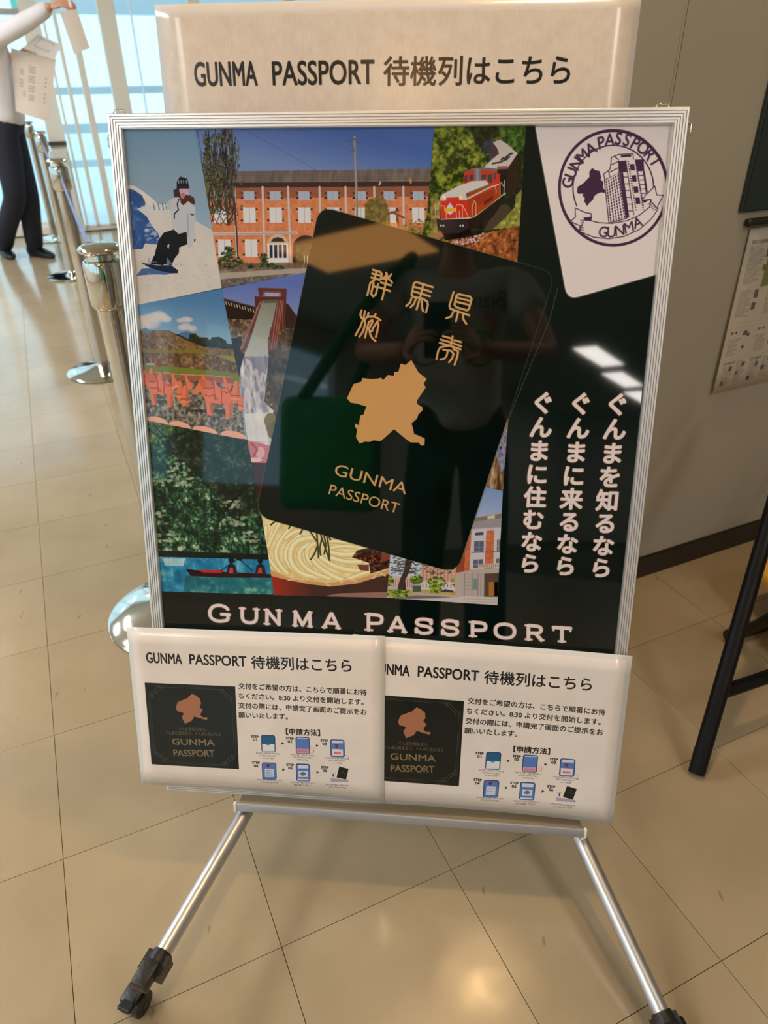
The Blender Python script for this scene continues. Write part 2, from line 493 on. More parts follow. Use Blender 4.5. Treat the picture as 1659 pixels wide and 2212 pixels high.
cv.poly(c1((500, 1400), (560, 1320), (680, 1280), (740, 1335), (840, 1310), (850, 1460), (750, 1500), (745, 1570), (690, 1640), (655, 1720), (540, 1700), (440, 1640), (460, 1540)), (20, 22, 28), clip=k1)
cv.poly(c1((605, 1470), (630, 1460), (622, 1515), (605, 1505)), (190, 190, 196), clip=k1)
cv.poly(c1((275, 1685), (360, 1700), (480, 1720), (650, 1720), (735, 1780), (735, 1815), (660, 1818), (480, 1780), (370, 1740)), (26, 40, 70), clip=k1)
for x in (370, 490, 600): cv.poly(c1((x, 1620), (x + 60, 1700), (x - 10, 1720)), (130, 152, 190), .7, clip=k1)
cv.poly(c1((400, 1700), (440, 1600), (540, 1640), (560, 1720)), (20, 24, 34), clip=k1)
cv.ell(*c1((795, 800))[0], 13, 20, (60, 38, 34), clip=k1)
cv.poly(c1((675, 800), (730, 770), (760, 880), (690, 890)), (62, 40, 36), clip=k1)
cv.poly(c1((760, 900), (880, 860), (930, 890), (945, 960), (920, 980), (860, 930), (800, 985), (770, 960)), (74, 44, 38), clip=k1)
cv.poly(c1((745, 780), (868, 780), (868, 850), (830, 860), (800, 835), (760, 850)), (190, 160, 200), clip=k1)
cv.poly(c1((760, 850), (800, 840), (830, 860), (800, 905), (770, 895)), (186, 120, 112), clip=k1)
cv.poly(c1((720, 790), (718, 700), (760, 630), (850, 660), (875, 780), (800, 765)), (26, 30, 38), clip=k1)
for x in (740, 770, 800, 835): cv.line(c1((x, 680), (x + 4, 710)), 2.5, (170, 176, 186), .8, clip=k1)
cv.line(c1((895, 1095), (922, 1100)), 4, (60, 70, 88), clip=k1)
cv.poly(c1((930, 1400), (955, 1400), (935, 1440)), (24, 26, 32), clip=k1)
for k in range(40):
    r_ = random.Random(90 + k); x = 250 + r_.random() * 900; y = 1640 + r_.random() * 400
    cv.ell(*c1((x, y))[0], 1 + r_.random() * 3, .6 + r_.random(), (160, 165, 180), .6, clip=k1)

# --- brick silk mill
k2 = cv.mask([(419.5, 255), (938.5, 255), (938, 270), (930, 370), (921, 470), (905, 545), (668, 587), (479, 622), (440, 380), (419.5, 275)])
sky = grad(cv, (680, 270), (660, 372), [(0, (70, 102, 178)), (1, (112, 138, 192))])
cv.poly([(400, 250), (960, 250), (960, 650), (400, 650)], sky, clip=k2)
brick = ramp(nC, [(0, (196, 116, 76)), (1, (218, 140, 100))])
cv.poly([(430, 395), (935, 395), (925, 600), (430, 600)], brick, clip=k2)
cv.poly([(430, 397), (935, 397), (933, 424), (430, 430)], (126, 74, 58), .75, clip=k2)
roof = ramp(nD, [(0, (96, 86, 88)), (1, (128, 116, 112))])
cv.poly([(500, 370), (935, 364), (932, 394), (430, 396), (440, 380)], roof, clip=k2)
for y in (373, 378, 383, 388): cv.line([(500, y + 1), (934, y - 3)], 1.2, (84, 76, 78), .6, clip=k2)
cv.poly([(430, 395), (933, 392), (932, 402), (430, 406)], (58, 44, 42), clip=k2)
pil = (196, 192, 198)
for x0, x1 in ((506, 513), (567, 572), (622, 628), (690, 694), (746, 749), (808, 812), (871, 873)):
    cv.line([(x0, 404), (x1, 575)], 5.5, pil, clip=k2)
cv.line([(455, 505), (640, 503)], 7, pil, clip=k2)
cv.line([(455, 505.5), (640, 503.5)], 2, (150, 142, 146), clip=k2)
def shutter(cx, y0, y1, w2, wh):
    for sx in (-1, 1):
        for yy in (y0 + 4, y1 - 5): cv.line([(cx + sx * w2, yy), (cx + sx * (w2 + 3.4), yy)], 4, (60, 40, 40), clip=k2)
    cv.poly([(cx - w2, y0), (cx + w2, y0), (cx + w2 + 1, y1), (cx - w2 + 1, y1)], wh, clip=k2)
    cv.line([(cx + .5, y0), (cx + 1, y1)], 1.4, (150, 156, 176), clip=k2)
for cx in (474, 537, 594, 656, 718, 778, 840, 903): shutter(cx, 413, 433, 12, (166, 178, 204))
for cx in (475, 538, 595, 657, 719, 779, 841, 903): shutter(cx, 448, 481, 13.5, (216, 216, 224))
for cx in (484, 542): shutter(cx, 517, 555, 13.5, (216, 216, 222))
cv.poly([(575, 528), (582, 514), (590, 508), (600, 506), (610, 508), (618, 514), (625, 528)], (206, 176, 150), clip=k2)
cv.poly([(585, 522), (590, 515), (600, 512), (610, 515), (615, 522)], (50, 44, 46), clip=k2)
cv.poly([(577, 526), (622, 525), (624, 574), (579, 574)], (220, 220, 226), clip=k2)
for x in (582, 592, 602, 612): cv.poly([(x, 529), (x + 6.5, 529), (x + 6.8, 557), (x + .5, 557)], (44, 44, 54), clip=k2)
t = np.linspace(math.pi, 2 * math.pi, 16)
cv.poly([(660 + 28 * math.cos(a), 536 + 28 * math.sin(a)) for a in t] + [(690, 580), (632, 577)], (52, 34, 32), clip=k2)
gr = ramp(nC, [(0, (40, 46, 30)), (1, (96, 108, 62))])
cv.poly([(640, 530), (672, 526), (676, 572), (638, 574)], gr, .8, clip=k2)
for x in (657, 664): cv.line([(x, 553), (x, 570)], 2.5, (206, 204, 190), clip=k2)
grd = ramp(nB, [(0, (96, 86, 78)), (1, (150, 138, 126))])
cv.poly([(440, 577), (700, 570), (700, 640), (440, 640)], grd, clip=k2)
cv.poly([(470, 590), (600, 582), (690, 578), (680, 590), (560, 604), (470, 618)], (176, 166, 156), .8, clip=k2)
cv.poly([(470, 604), (560, 596), (640, 590), (560, 612), (470, 630)], ramp(nC, [(0, (60, 54, 52)), (1, (128, 120, 114))]), .8, clip=k2)
cv.poly([(470, 568), (690, 566), (690, 578), (470, 583)], ramp(nC, [(0, (84, 60, 44)), (1, (150, 112, 84))]), .8, clip=k2)
def bush(cx, cy, rx, ry, n, seed, cols, K):
    r_ = random.Random(seed)
    for i in range(n):
        a = r_.random() * 6.28; q = math.sqrt(r_.random())
        cv.ell(cx + q * rx * math.cos(a), cy + q * ry * math.sin(a), 2 + r_.random() * 3, 1.2 + r_.random() * 2.2, cols[r_.randrange(len(cols))], .9, clip=K)
G1 = [(40, 56, 38), (62, 80, 48), (28, 40, 32), (84, 98, 60)]
for a in ((497, 566, 26, 12, 60), (495, 548, 15, 6, 24), (494, 537, 9, 3, 12), (573, 572, 15, 8, 30), (570, 558, 10, 4, 14), (569, 551, 5, 2.5, 8), (541, 574, 7, 5, 10), (600, 577, 14, 5, 16)): bush(*a, int(a[0]), G1, k2)
# foreground tree at the left of the mill
for i in range(46):
    r_ = random.Random(200 + i)
    x = 445 + r_.random() * 60; y = 465 - r_.random() * 40; p = [(x, y)]
    for j in range(6):
        x += (r_.random() - .42) * 15 * (1 if x < 500 else -1); y -= 16 + r_.random() * 18; p.append((x, y))
    cv.line(p, 1.2 + r_.random() * 2.8, [(52, 46, 44), (74, 66, 58), (38, 34, 36)][i % 3], .92, clip=k2)
r_ = random.Random(5)
for i in range(520):
    x = 440 + abs(r_.gauss(0, 1)) * 38; y = 290 + r_.random() * 175
    if x > 534 - abs(y - 400) * .25: continue
    cv.ell(x, y, 1 + r_.random() * 3.4, .8 + r_.random() * 2.4, [(84, 88, 60), (58, 62, 46), (112, 110, 78), (44, 44, 40)][i % 4], .8, rot=r_.random() * 3, clip=k2)
for i in range(14):
    x = 455 + r_.random() * 60; cv.line([(x, 440), (x + r_.uniform(-12, 12), 462), (x + r_.uniform(-16, 16), 486)], 2, (60, 50, 46), .9, clip=k2)
cv.line([(506, 425), (511, 500), (514, 560)], 4, (62, 56, 66), clip=k2)
# power pole and lines
cv.line([(520, 276), (600, 320), (680, 366), (700, 378)], 1, (70, 84, 130), .8, clip=k2)
cv.line([(640, 330), (700, 315), (766, 300)], 1, (86, 104, 160), .7, clip=k2)
cv.line([(766, 296), (769, 380), (771, 475)], 6, (158, 152, 152), clip=k2)
cv.line([(767.5, 296), (770.5, 380), (772.5, 475)], 2, (120, 114, 116), clip=k2)
for q in (((750, 306), (778, 298)), ((754, 312), (766, 322)), ((752, 324), (765, 326)), ((760, 296), (774, 310))): cv.line(list(q), 2.2, (96, 92, 98), clip=k2)
oli = ramp(nC, [(0, (92, 78, 40)), (1, (146, 128, 70))])
cv.poly([(788, 520), (788, 440), (798, 430), (818, 424), (832, 430), (840, 455), (846, 520)], oli, clip=k2)
for q in (((846, 458), (872, 470)), ((838, 462), (860, 455)), ((858, 468), (862, 500))): cv.line(list(q), 5, (120, 74, 58), .9, clip=k2)
bush(900, 500, 40, 26, 150, 9, [(130, 112, 58), (160, 142, 78), (96, 96, 44), (170, 120, 70)], k2)
cv.line([(819, 399), (822, 393)], 4, (200, 196, 200), clip=k2)
cv.line([(886, 388), (887, 394)], 5, (206, 140, 96), clip=k2)

# --- train in the woods
c2 = crop(930, 260, 6.705)
k3 = cv.mask([(938.5, 255), (1137, 255), (1136, 269), (1127, 406), (1122, 488), (1116, 580), (900, 545), (921, 470), (930, 370), (938, 270)])
fol = ramp(nC * .45 + nB * .55, [(0, (22, 30, 14)), (.38, (50, 62, 24)), (.6, (108, 122, 42)), (.8, (150, 156, 60)), (1, (178, 178, 96))])
cv.poly([(880, 250), (1150, 250), (1150, 600), (880, 600)], fol, clip=k3)
dk = ramp(nC, [(0, (20, 24, 20)), (1, (44, 52, 36))])
cv.poly(c2((560, 60), (960, 60), (1010, 200), (880, 300), (860, 480), (760, 480), (700, 360), (590, 200)), dk, .85, clip=k3)
cv.poly(c2((750, 330), (900, 240), (900, 560), (850, 620), (860, 480), (750, 480)), (60, 70, 96), .7, clip=k3)
cv.poly(c2((960, 60), (1400, 60), (1400, 420), (1260, 440), (1080, 310)), ramp(nC, [(0, (26, 58, 22)), (1, (96, 134, 56))]), .8, clip=k3)
cv.poly(c2((0, 1130), (140, 1150), (140, 1400), (90, 1620), (0, 1740)), ramp(nC, [(0, (120, 100, 54)), (1, (190, 168, 96))]), .8, clip=k3)
cv.poly(c2((1080, 650), (1260, 480), (1330, 700), (1330, 960), (1230, 1130), (1180, 1500), (900, 1640), (200, 1740), (160, 1640), (700, 1400), (1000, 1000)), dk, .95, clip=k3)
cv.poly(c2((980, 1230), (1100, 1215), (1170, 1270), (1110, 1400), (940, 1580), (760, 1600)), (78, 64, 52), .9, clip=k3)
cv.poly(c2((880, 1580), (1050, 1440), (1230, 1240), (1230, 1090), (1340, 980), (1290, 1540)), ramp(nC, [(0, (96, 104, 40)), (1, (188, 182, 92))]), clip=k3)
cv.poly(c2((0, 1660), (150, 1600), (200, 1680), (110, 1740), (300, 1790), (0, 1800)), (170, 120, 84), .9, clip=k3)
au = ramp(nC * .6 + nD * .4, [(0, (48, 26, 18)), (.35, (120, 66, 34)), (.7, (184, 110, 58)), (1, (226, 150, 92))])
cv.poly(c2((100, 1760), (500, 1700), (880, 1610), (1290, 1530), (1260, 2090), (400, 1860)), au, clip=k3)
r_ = random.Random(31)
for i in range(46):
    x = 300 + r_.random() * 460; y = 1830 - (x - 300) * .33 + r_.uniform(-60, 40)
    cv.ell(*c2((x, y))[0], 1.5 + r_.random() * 2.2, 1.2 + r_.random() * 1.6, (214, 186, 206), .8, clip=k3)
cv.line(c2((500, 1880), (700, 1740), (880, 1620)), 2, (196, 140, 104), clip=k3)
# carriages
cv.poly(c2((880, 330), (960, 300), (1000, 500), (900, 560)), (86, 58, 66), clip=k3)
cv.poly(c2((900, 320), (1000, 280), (1090, 330), (1260, 480), (1110, 700), (960, 690), (960, 590), (860, 590), (990, 480), (960, 400)), (196, 190, 190), clip=k3)
cv.poly(c2((860, 590), (980, 560), (1120, 690), (960, 700), (760, 690)), (200, 194, 192), clip=k3)
cv.poly(c2((960, 665), (1120, 660), (1120, 705), (970, 710)), (150, 84, 92), clip=k3)
cv.poly(c2((1120, 700), (1262, 500), (1290, 900), (1140, 1150), (1100, 1000)), (50, 34, 24), .9, clip=k3)
cv.poly(c2((960, 710), (1110, 706), (1110, 1060), (990, 1060)), (38, 28, 28), clip=k3)
for q in (((895, 625), (1020, 605)), ((1020, 570), (1050, 545)), ((1040, 590), (1110, 560)), ((1060, 560), (1140, 530)), ((1080, 540), (1160, 480)), ((1130, 500), (1180, 480))): cv.line(c2(*q), 4, (58, 54, 58), clip=k3)
for q in (((1020, 900), (1060, 960)), ((1070, 870), (1060, 1060))): cv.line(c2(*q), 2, (200, 190, 176), clip=k3)
# locomotive
red = (196, 58, 38)
cv.poly(c2((470, 900), (485, 750), (620, 720), (860, 725), (920, 760), (1000, 770), (1010, 1080), (560, 1080)), red, clip=k3)
cv.poly(c2((480, 750), (620, 690), (760, 680), (960, 700), (960, 755), (860, 728), (620, 722)), (120, 100, 108), clip=k3)
for q in (((490, 900), (492, 800), (528, 790), (528, 890)), ((560, 790), (620, 785), (620, 860), (560, 865)), ((735, 790), (800, 785), (800, 850), (735, 855)), ((825, 790), (890, 780), (895, 895), (850, 910), (825, 860)), ((915, 775), (940, 770), (940, 850), (918, 860))): cv.poly(c2(*q), (62, 70, 76), clip=k3)
cv.poly(c2((632, 700), (725, 700), (728, 880), (632, 880)), (118, 116, 134), clip=k3)
cv.poly(c2((660, 700), (690, 700), (692, 880), (662, 880)), (156, 154, 170), .7, clip=k3)
cv.poly(c2((150, 1080), (400, 950), (600, 880), (800, 872), (840, 920), (700, 1000), (520, 1060), (470, 1110), (150, 1110)), (206, 202, 208), clip=k3)
cv.poly(c2((520, 1050), (840, 925), (850, 950), (560, 1090)), (110, 106, 70), clip=k3)
cv.poly(c2((135, 1100), (520, 1075), (530, 1160), (140, 1170)), (198, 196, 204), clip=k3)
cv.poly(c2((225, 1120), (410, 1112), (415, 1180), (225, 1182)), red, clip=k3)
cv.poly(c2((530, 1070), (850, 950), (1000, 900), (1010, 1090), (630, 1400), (540, 1410)), (172, 60, 30), clip=k3)
cv.poly(c2((530, 1120), (850, 960), (990, 915), (990, 935), (850, 985), (530, 1150)), (196, 190, 180), clip=k3)
cv.poly(c2((140, 1165), (530, 1155), (545, 1420), (150, 1440)), (204, 52, 34), clip=k3)
cv.poly(c2((620, 1110), (900, 1000), (920, 1090), (640, 1260)), (150, 56, 28), .8, clip=k3)
cv.poly(c2((770, 1180), (900, 1095), (905, 1140), (770, 1230)), (96, 34, 34), clip=k3)
cv.line(c2((620, 1410), (820, 1270), (1075, 1060)), 5, (168, 172, 128), clip=k3)
cv.line(c2((150, 1440), (620, 1410)), 4, (190, 188, 178), clip=k3)
for x in (197, 440):
    cv.ell(*c2((x, 1112))[0], 4.6, 4.6, (250, 214, 150), clip=k3); cv.ell(*c2((x, 1112))[0], 2.4, 2.6, (255, 246, 214), clip=k3)
cv.poly(c2((280, 1190), (330, 1260), (330, 1330), (280, 1370), (230, 1330), (228, 1260)), (202, 206, 222), clip=k3)
cv.poly(c2((198, 1275), (368, 1270), (370, 1318), (200, 1322)), (222, 176, 46), clip=k3)
for q in (((70, 1190), (70, 1400)), ((105, 1190), (105, 1400)), ((150, 1235), (200, 1240), (205, 1300)), ((225, 1330), (230, 1450)), ((370, 1220), (460, 1225), (550, 1400)), ((370, 1240), (365, 1290), (380, 1460)), ((415, 1310), (420, 1420)), ((460, 1230), (460, 1430)), ((600, 1390), (600, 1240), (635, 1165), (655, 1200), (655, 1380)), ((940, 960), (950, 1040)), ((1005, 1080), (1005, 900))): cv.line(c2(*q), 1.6, (220, 196, 170), clip=k3)
cv.poly(c2((85, 1420), (150, 1440), (545, 1425), (560, 1560), (420, 1640), (180, 1650), (95, 1540)), (44, 40, 46), clip=k3)
cv.poly(c2((540, 1430), (640, 1400), (1060, 1080), (1060, 1160), (900, 1400), (560, 1600)), (34, 28, 24), clip=k3)
for x in (150, 185, 430, 470): cv.ell(*c2((x, 1525))[0], 2, 2.6, (206, 200, 196), clip=k3)
cv.poly(c2((180, 1640), (420, 1630), (560, 1560), (600, 1640), (360, 1720), (220, 1730)), (18, 16, 16), clip=k3)
cv.line(c2((110, 1760), (200, 1680)), 4, (60, 40, 32), clip=k3)

# --- clay horse figures
c6 = crop(300, 640, 6.914)
k4 = cv.mask([(230, 672), (292, 659), (479, 623.5), (492, 690), (506, 768), (521, 834), (534.5, 951), (317, 908), (250, 895)])
sky = grad(cv, (380, 640), (380, 740), [(0, (76, 124, 176)), (.6, (110, 152, 192)), (1, (140, 172, 200))])
cv.poly([(230, 600), (560, 600), (560, 960), (230, 960)], sky, clip=k4)
def cloud(pts, a, K):
    for x, y, r in pts: cv.ell(*c6((x, y))[0], r, r * .62, (206, 198, 200), a, clip=K)
for s_ in (1.25, 1, .75): cloud([(300, 280, 13 * s_), (230, 310, 15 * s_), (350, 320, 13 * s_), (120, 340, 15 * s_), (60, 360, 14 * s_), (420, 340, 9 * s_), (180, 400, 17 * s_), (80, 430, 14 * s_), (700, 345, 9 * s_), (620, 360, 7 * s_), (750, 350, 7 * s_), (700, 450, 11 * s_), (640, 465, 8 * s_), (800, 480, 9 * s_)], .42, k4)
cv.poly(c6((30, 500), (90, 465), (180, 515), (180, 560), (0, 560)), (86, 122, 160), clip=k4)
cv.poly(c6((590, 560), (640, 535), (720, 520), (850, 570), (850, 650), (600, 640)), (78, 112, 152), clip=k4)
hill = ramp(nC, [(0, (92, 68, 42)), (1, (146, 112, 76))])
cv.poly(c6((-60, 500), (20, 500), (140, 560), (200, 505), (440, 508), (560, 560), (700, 640), (960, 740), (1380, 770), (1500, 800), (1500, 1300), (-60, 1300)), hill, clip=k4)
cv.poly(c6((520, 560), (600, 570), (740, 640), (760, 560), (840, 550), (900, 610), (1020, 615), (1060, 660), (1090, 610), (1200, 605), (1300, 660), (1310, 700), (1400, 720), (1420, 790), (1000, 760), (720, 660)), ramp(nC, [(0, (24, 30, 22)), (1, (54, 58, 36))]), clip=k4)
st = ramp(nD * .5 + nC * .5, [(0, (62, 42, 28)), (.5, (110, 82, 56)), (1, (176, 146, 112))])
cv.poly(c6((-40, 600), (200, 600), (380, 650), (520, 760), (500, 820), (-40, 800)), st, .8, clip=k4)
cv.line(c6((330, 620), (460, 700), (620, 810)), 2, (160, 140, 112), .8, clip=k4)
cv.poly(c6((-40, 790), (400, 800), (800, 830), (1200, 880), (1460, 980), (1460, 1300), (-40, 1050)), st, clip=k4)
cv.poly(c6((0, 780), (300, 800), (680, 800), (780, 775), (900, 800), (1120, 870), (700, 850), (300, 850), (0, 830)), (124, 116, 44), .85, clip=k4)
cv.poly(c6((1150, 875), (1440, 890), (1450, 1000), (1340, 960)), (138, 138, 42), clip=k4)
cv.poly(c6((20, 1000), (110, 1005), (400, 1040), (900, 1090), (1500, 1150), (1500, 1320), (1000, 1260), (20, 1160)), (114, 122, 44), clip=k4)
gv = ramp(nC, [(0, (54, 50, 48)), (.5, (112, 106, 98)), (1, (176, 168, 154))])
cv.poly(c6((0, 1300), (240, 1220), (700, 1230), (1500, 1330), (1600, 2200), (0, 2000)), gv, clip=k4)
wall_t = (158, 86, 72)
for x0, x1, y in ((240, 300, 1130), (370, 455, 1140), (480, 580, 1155), (610, 715, 1165), (730, 845, 1170), (865, 1115, 1180), (1140, 1400, 1200)):
    cv.poly(c6((x0, y), (x1, y + 6), (x1, y + 100), (x0, y + 92)), wall_t, clip=k4); cv.line(c6((x0, y), (x1, y + 6)), 2.5, (206, 150, 124), clip=k4)
terra, terd, terl = (222, 122, 88), (160, 74, 56), (238, 152, 116)
def horse(ox, oy, s_):
    q = lambda *p: c6(*[(ox + x * s_, oy + y * s_) for x, y in p])
    cv.poly(q((-150, 470), (420, 470), (420, 540), (-150, 500)), (40, 34, 32), .55, clip=k4)
    cv.poly(q((0, 100), (-60, 190), (-40, 260), (10, 240), (60, 170), (100, 160)), terra, clip=k4)
    cv.poly(q((0, 100), (30, 30), (60, 0), (180, 40), (240, 120), (330, 130), (400, 160), (480, 170), (520, 210), (540, 300), (530, 340), (510, 600), (430, 600), (410, 380), (330, 390), (230, 370), (240, 560), (150, 560), (120, 330), (70, 240)), terra, clip=k4)
    cv.poly(q((20, 60), (60, 0), (180, 40), (230, 120), (200, 180), (100, 160)), (204, 104, 76), clip=k4)
    cv.poly(q((180, 380), (240, 365), (240, 550), (215, 550)), terd, .6, clip=k4)
    cv.poly(q((480, 400), (520, 330), (512, 590), (480, 596)), terd, .45, clip=k4)
    cv.poly(q((500, 250), (600, 215), (640, 230), (560, 270), (520, 290)), terl, clip=k4)
    cv.poly(q((260, 130), (230, 60), (250, 20), (285, 80), (310, 130)), terra, clip=k4)
    for p in (((205, 20), (240, 70), (255, 150), (250, 300)), ((345, 130), (370, 200), (360, 330), (375, 400)), ((100, 150), (170, 160), (250, 140)), ((120, 250), (180, 275), (250, 250)), ((400, 200), (440, 230), (470, 200)), ((270, 240), (270, 310)), ((440, 140), (480, 180), (500, 250))):
        cv.line(q(*p), 2.6, (166, 58, 48), clip=k4)
    cv.ell(*q((285, 310))[0], 4, 3, (166, 58, 48), clip=k4); cv.ell(*q((285, 310))[0], 2.2, 1.6, terra, clip=k4)
def figure(x, y, s_):
    q = lambda *p: c6(*[(x + a * s_, y + b * s_) for a, b in p])
    cv.poly(q((-40, 0), (-55, -60), (-60, -130), (-40, -190), (-30, -260), (0, -290), (30, -260), (45, -190), (50, -120), (60, -60), (55, 0)), terra, clip=k4)
    cv.poly(q((10, 0), (15, -280), (30, -260), (45, -190), (50, -120), (60, -60), (55, 0)), terd, .4, clip=k4)
    cv.line(q((-60, -100), (55, -95)), 3, terd, clip=k4); cv.line(q((-58, -60), (58, -55)), 3, terl, clip=k4)
for x, y in ((500, 1250), (700, 1270), (950, 1250), (1270, 1290)):
    cv.poly(c6((x - 20, y - 100), (x + 10, y - 90), (x + 50, y), (x + 110, y + 30), (x + 90, y + 130), (x + 30, y + 110), (x, y + 20)), terra, clip=k4)
figure(320, 1330, .7); cv.poly(c6((272, 1050), (275, 990), (335, 992), (338, 1052)), (150, 44, 40), clip=k4)
figure(180, 1280, .75); cv.poly(c6((105, 995), (240, 1000), (235, 1030), (115, 1025)), (176, 160, 158), clip=k4)
figure(90, 1330, .8)
horse(60, 1140, .86); figure(620, 1560, 1.0); figure(690, 1640, 1.1); horse(870, 1220, 1.0)
figure(1450, 1600, 1.2); figure(1530, 1720, .9)
for x0, x1, y in ((110, 440, 1790), (450, 780, 1860), (800, 1180, 1930), (1225, 1620, 2000)):
    w2 = (x1 - x0) / 2; cx = (x0 + x1) / 2
    cv.poly(c6(*[(cx + w2 * math.cos(t), y + 60 + (x1 - x0) * .08 - 78 * math.sin(t) + (w2 * math.cos(t)) * .2) for t in np.linspace(0, math.pi, 14)], (x0, y + 100)), (232, 172, 150), clip=k4)

# --- hot-spring chute
c5 = crop(480, 590, 5.394)
k5 = cv.mask([(479, 623), (668, 587), (700, 560), (660, 800), (590, 965), (534, 951), (521, 834), (506, 768), (492, 690)])
sky = grad(cv, (560, 610), (560, 700), [(0, (92, 112, 186)), (1, (138, 150, 204))])
cv.poly([(460, 560), (720, 560), (720, 980), (460, 980)], sky, clip=k5)
rock = ramp(nC * .6 + nB * .4, [(0, (30, 24, 22)), (.45, (84, 66, 52)), (.8, (150, 128, 96)), (1, (200, 184, 168))])
cv.poly(c5((0, 500), (70, 530), (330, 540), (340, 700), (800, 560), (900, 500), (1000, 480), (1000, 2400), (0, 2400)), rock, clip=k5)
cv.poly(c5((560, 800), (1000, 560), (1000, 1700), (560, 1500)), ramp(nB, [(0, (52, 46, 44)), (1, (104, 92, 78))]), .8, clip=k5)
cv.poly(c5((100, 760), (220, 740), (260, 960), (190, 1260), (140, 1200)), (36, 28, 26), .9, clip=k5)
cv.poly(c5((10, 290), (390, 400), (400, 560), (330, 540), (60, 530)), (40, 28, 26), clip=k5)
for i in range(11): cv.line(c5((40 + i * 32, 330 + i * 9), (50 + i * 32, 365 + i * 9)), 2.6, (190, 170, 158), clip=k5)
cv.line(c5((15, 295), (390, 395)), 3, (96, 80, 84), clip=k5)
cv.poly(c5((700, 330), (770, 360), (880, 520), (860, 640), (740, 640)), (60, 38, 38), clip=k5)
cv.poly(c5((415, 170), (750, 180), (750, 215), (730, 640), (640, 640), (690, 220), (490, 210), (470, 270), (430, 260)), (96, 48, 40), clip=k5)
cv.poly(c5((375, 270), (740, 275), (740, 330), (400, 400), (385, 390)), (92, 44, 38), clip=k5)
cv.poly(c5((500, 225), (665, 228), (660, 270), (500, 268)), (150, 166, 196), clip=k5)
cv.line(c5((480, 215), (680, 222)), 4, (128, 74, 58), clip=k5)
cv.poly(c5((440, 330), (480, 310), (300, 900), (230, 930), (200, 880)), (104, 66, 64), clip=k5)
cv.poly(c5((430, 340), (455, 325), (235, 880), (205, 885)), (150, 106, 104), clip=k5)
cv.poly(c5((640, 310), (720, 320), (640, 860), (600, 900), (530, 900), (560, 700)), (110, 62, 58), clip=k5)
for x in (650, 680, 705): cv.line(c5((x, 320), (x - 80, 880)), 2, (160, 110, 102), clip=k5)
cv.line(c5((700, 350), (710, 680)), 2, (150, 100, 88), clip=k5)
ch = grad(cv, c5((560, 320))[0], c5((400, 960))[0], [(0, (130, 134, 120)), (.4, (150, 158, 150)), (1, (176, 178, 180))])
cv.poly(c5((470, 315), (640, 310), (560, 640), (530, 800), (540, 970), (250, 980), (330, 760)), ch, clip=k5)
cv.poly(c5((470, 315), (640, 310), (630, 345), (480, 350)), (84, 84, 70), .8, clip=k5)
wt = ramp(nD, [(0, (118, 112, 130)), (.35, (178, 174, 188)), (1, (226, 226, 234))])
cv.poly(c5((250, 970), (540, 960), (520, 1200), (490, 1500), (600, 1600), (560, 1760), (600, 2000), (560, 2030), (300, 1960), (190, 1260), (215, 1100)), wt, clip=k5)
cv.poly(c5((250, 970), (540, 965), (510, 1180), (400, 1120), (330, 1030)), (122, 118, 146), .75, clip=k5)
cv.poly(c5((240, 1640), (540, 1620), (500, 1780), (540, 1960), (300, 1950)), (222, 222, 226), .8, clip=k5)
cv.ell(*c5((560, 1720))[0], 13, 17, (128, 112, 72), clip=k5)
cv.poly(c5((520, 1790), (620, 1700), (600, 1960), (540, 1900)), (110, 100, 66), clip=k5)
# pink morsel and dark gap
k6 = cv.mask([(534, 951), (585, 963), (575, 1000), (562, 1118), (565, 1114), (548, 1025), (543, 999)])
cv.poly([(525, 940), (600, 940), (600, 1130), (525, 1130)], (60, 26, 24), clip=k6)
cv.poly([(533, 950), (590, 962), (583, 1000), (541, 999)], (196, 116, 130), clip=k6)
cv.ell(562, 977, 10, 12, (222, 170, 186), clip=k6); cv.ell(552, 993, 14, 5, (228, 188, 196), clip=k6); cv.line([(543, 958), (556, 970), (548, 985)], 5, (160, 70, 86), clip=k6)

# --- lake under the trees
k7 = cv.mask([(250, 893), (317, 908), (534.5, 951), (548, 1025), (565, 1114), (578, 1190), (592, 1284), (349, 1277), (290, 1274)])
tr = ramp(nC * .38 + nB * .42 + nD * .2, [(0, (6, 12, 10)), (.38, (18, 40, 30)), (.56, (40, 82, 54)), (.68, (86, 128, 96)), (.8, (168, 184, 156)), (1, (226, 226, 206))])
cv.poly([(230, 880), (620, 880), (620, 1300), (230, 1300)], tr, clip=k7)
bl = np.clip((nA - .5) * 3, 0, 1)
cv.poly([(420, 905), (540, 940), (560, 1110), (500, 1120), (430, 1030), (350, 960), (320, 905)], (20, 26, 18), .62, clip=k7)
cv.poly([(318, 906), (380, 920), (360, 950), (322, 960)], ramp(nC, [(0, (30, 60, 20)), (1, (140, 156, 50))]), .8, clip=k7)
for (x, y, rx, ry) in ((385, 1012, 26, 14), (360, 1042, 30, 14), (400, 1040, 20, 10), (345, 1110, 16, 22), (350, 1158, 26, 12), (370, 1190, 26, 8), (510, 1126, 20, 10), (540, 1160, 18, 12), (500, 1090, 14, 8)):
    for i in range(16):
        r_ = random.Random(int(x * 31 + y + i)); cv.ell(x + r_.uniform(-1, 1) * rx, y + r_.uniform(-1, 1) * ry, 2 + r_.random() * 5, 1.5 + r_.random() * 2.5, (196, 206, 178), .5, clip=k7)
for q, w_ in ((((318, 925), (345, 945), (380, 940), (410, 932)), 4), (((560, 1045), (530, 1050), (505, 1080), (480, 1110)), 5), (((330, 915), (370, 960)), 3), (((500, 1085), (460, 1120), (430, 1150)), 2.5)): cv.line(list(q), w_, (16, 16, 14), .9, clip=k7)
cv.poly([(330, 1188), (590, 1198), (590, 1212), (330, 1206)], (14, 20, 22), .9, clip=k7)
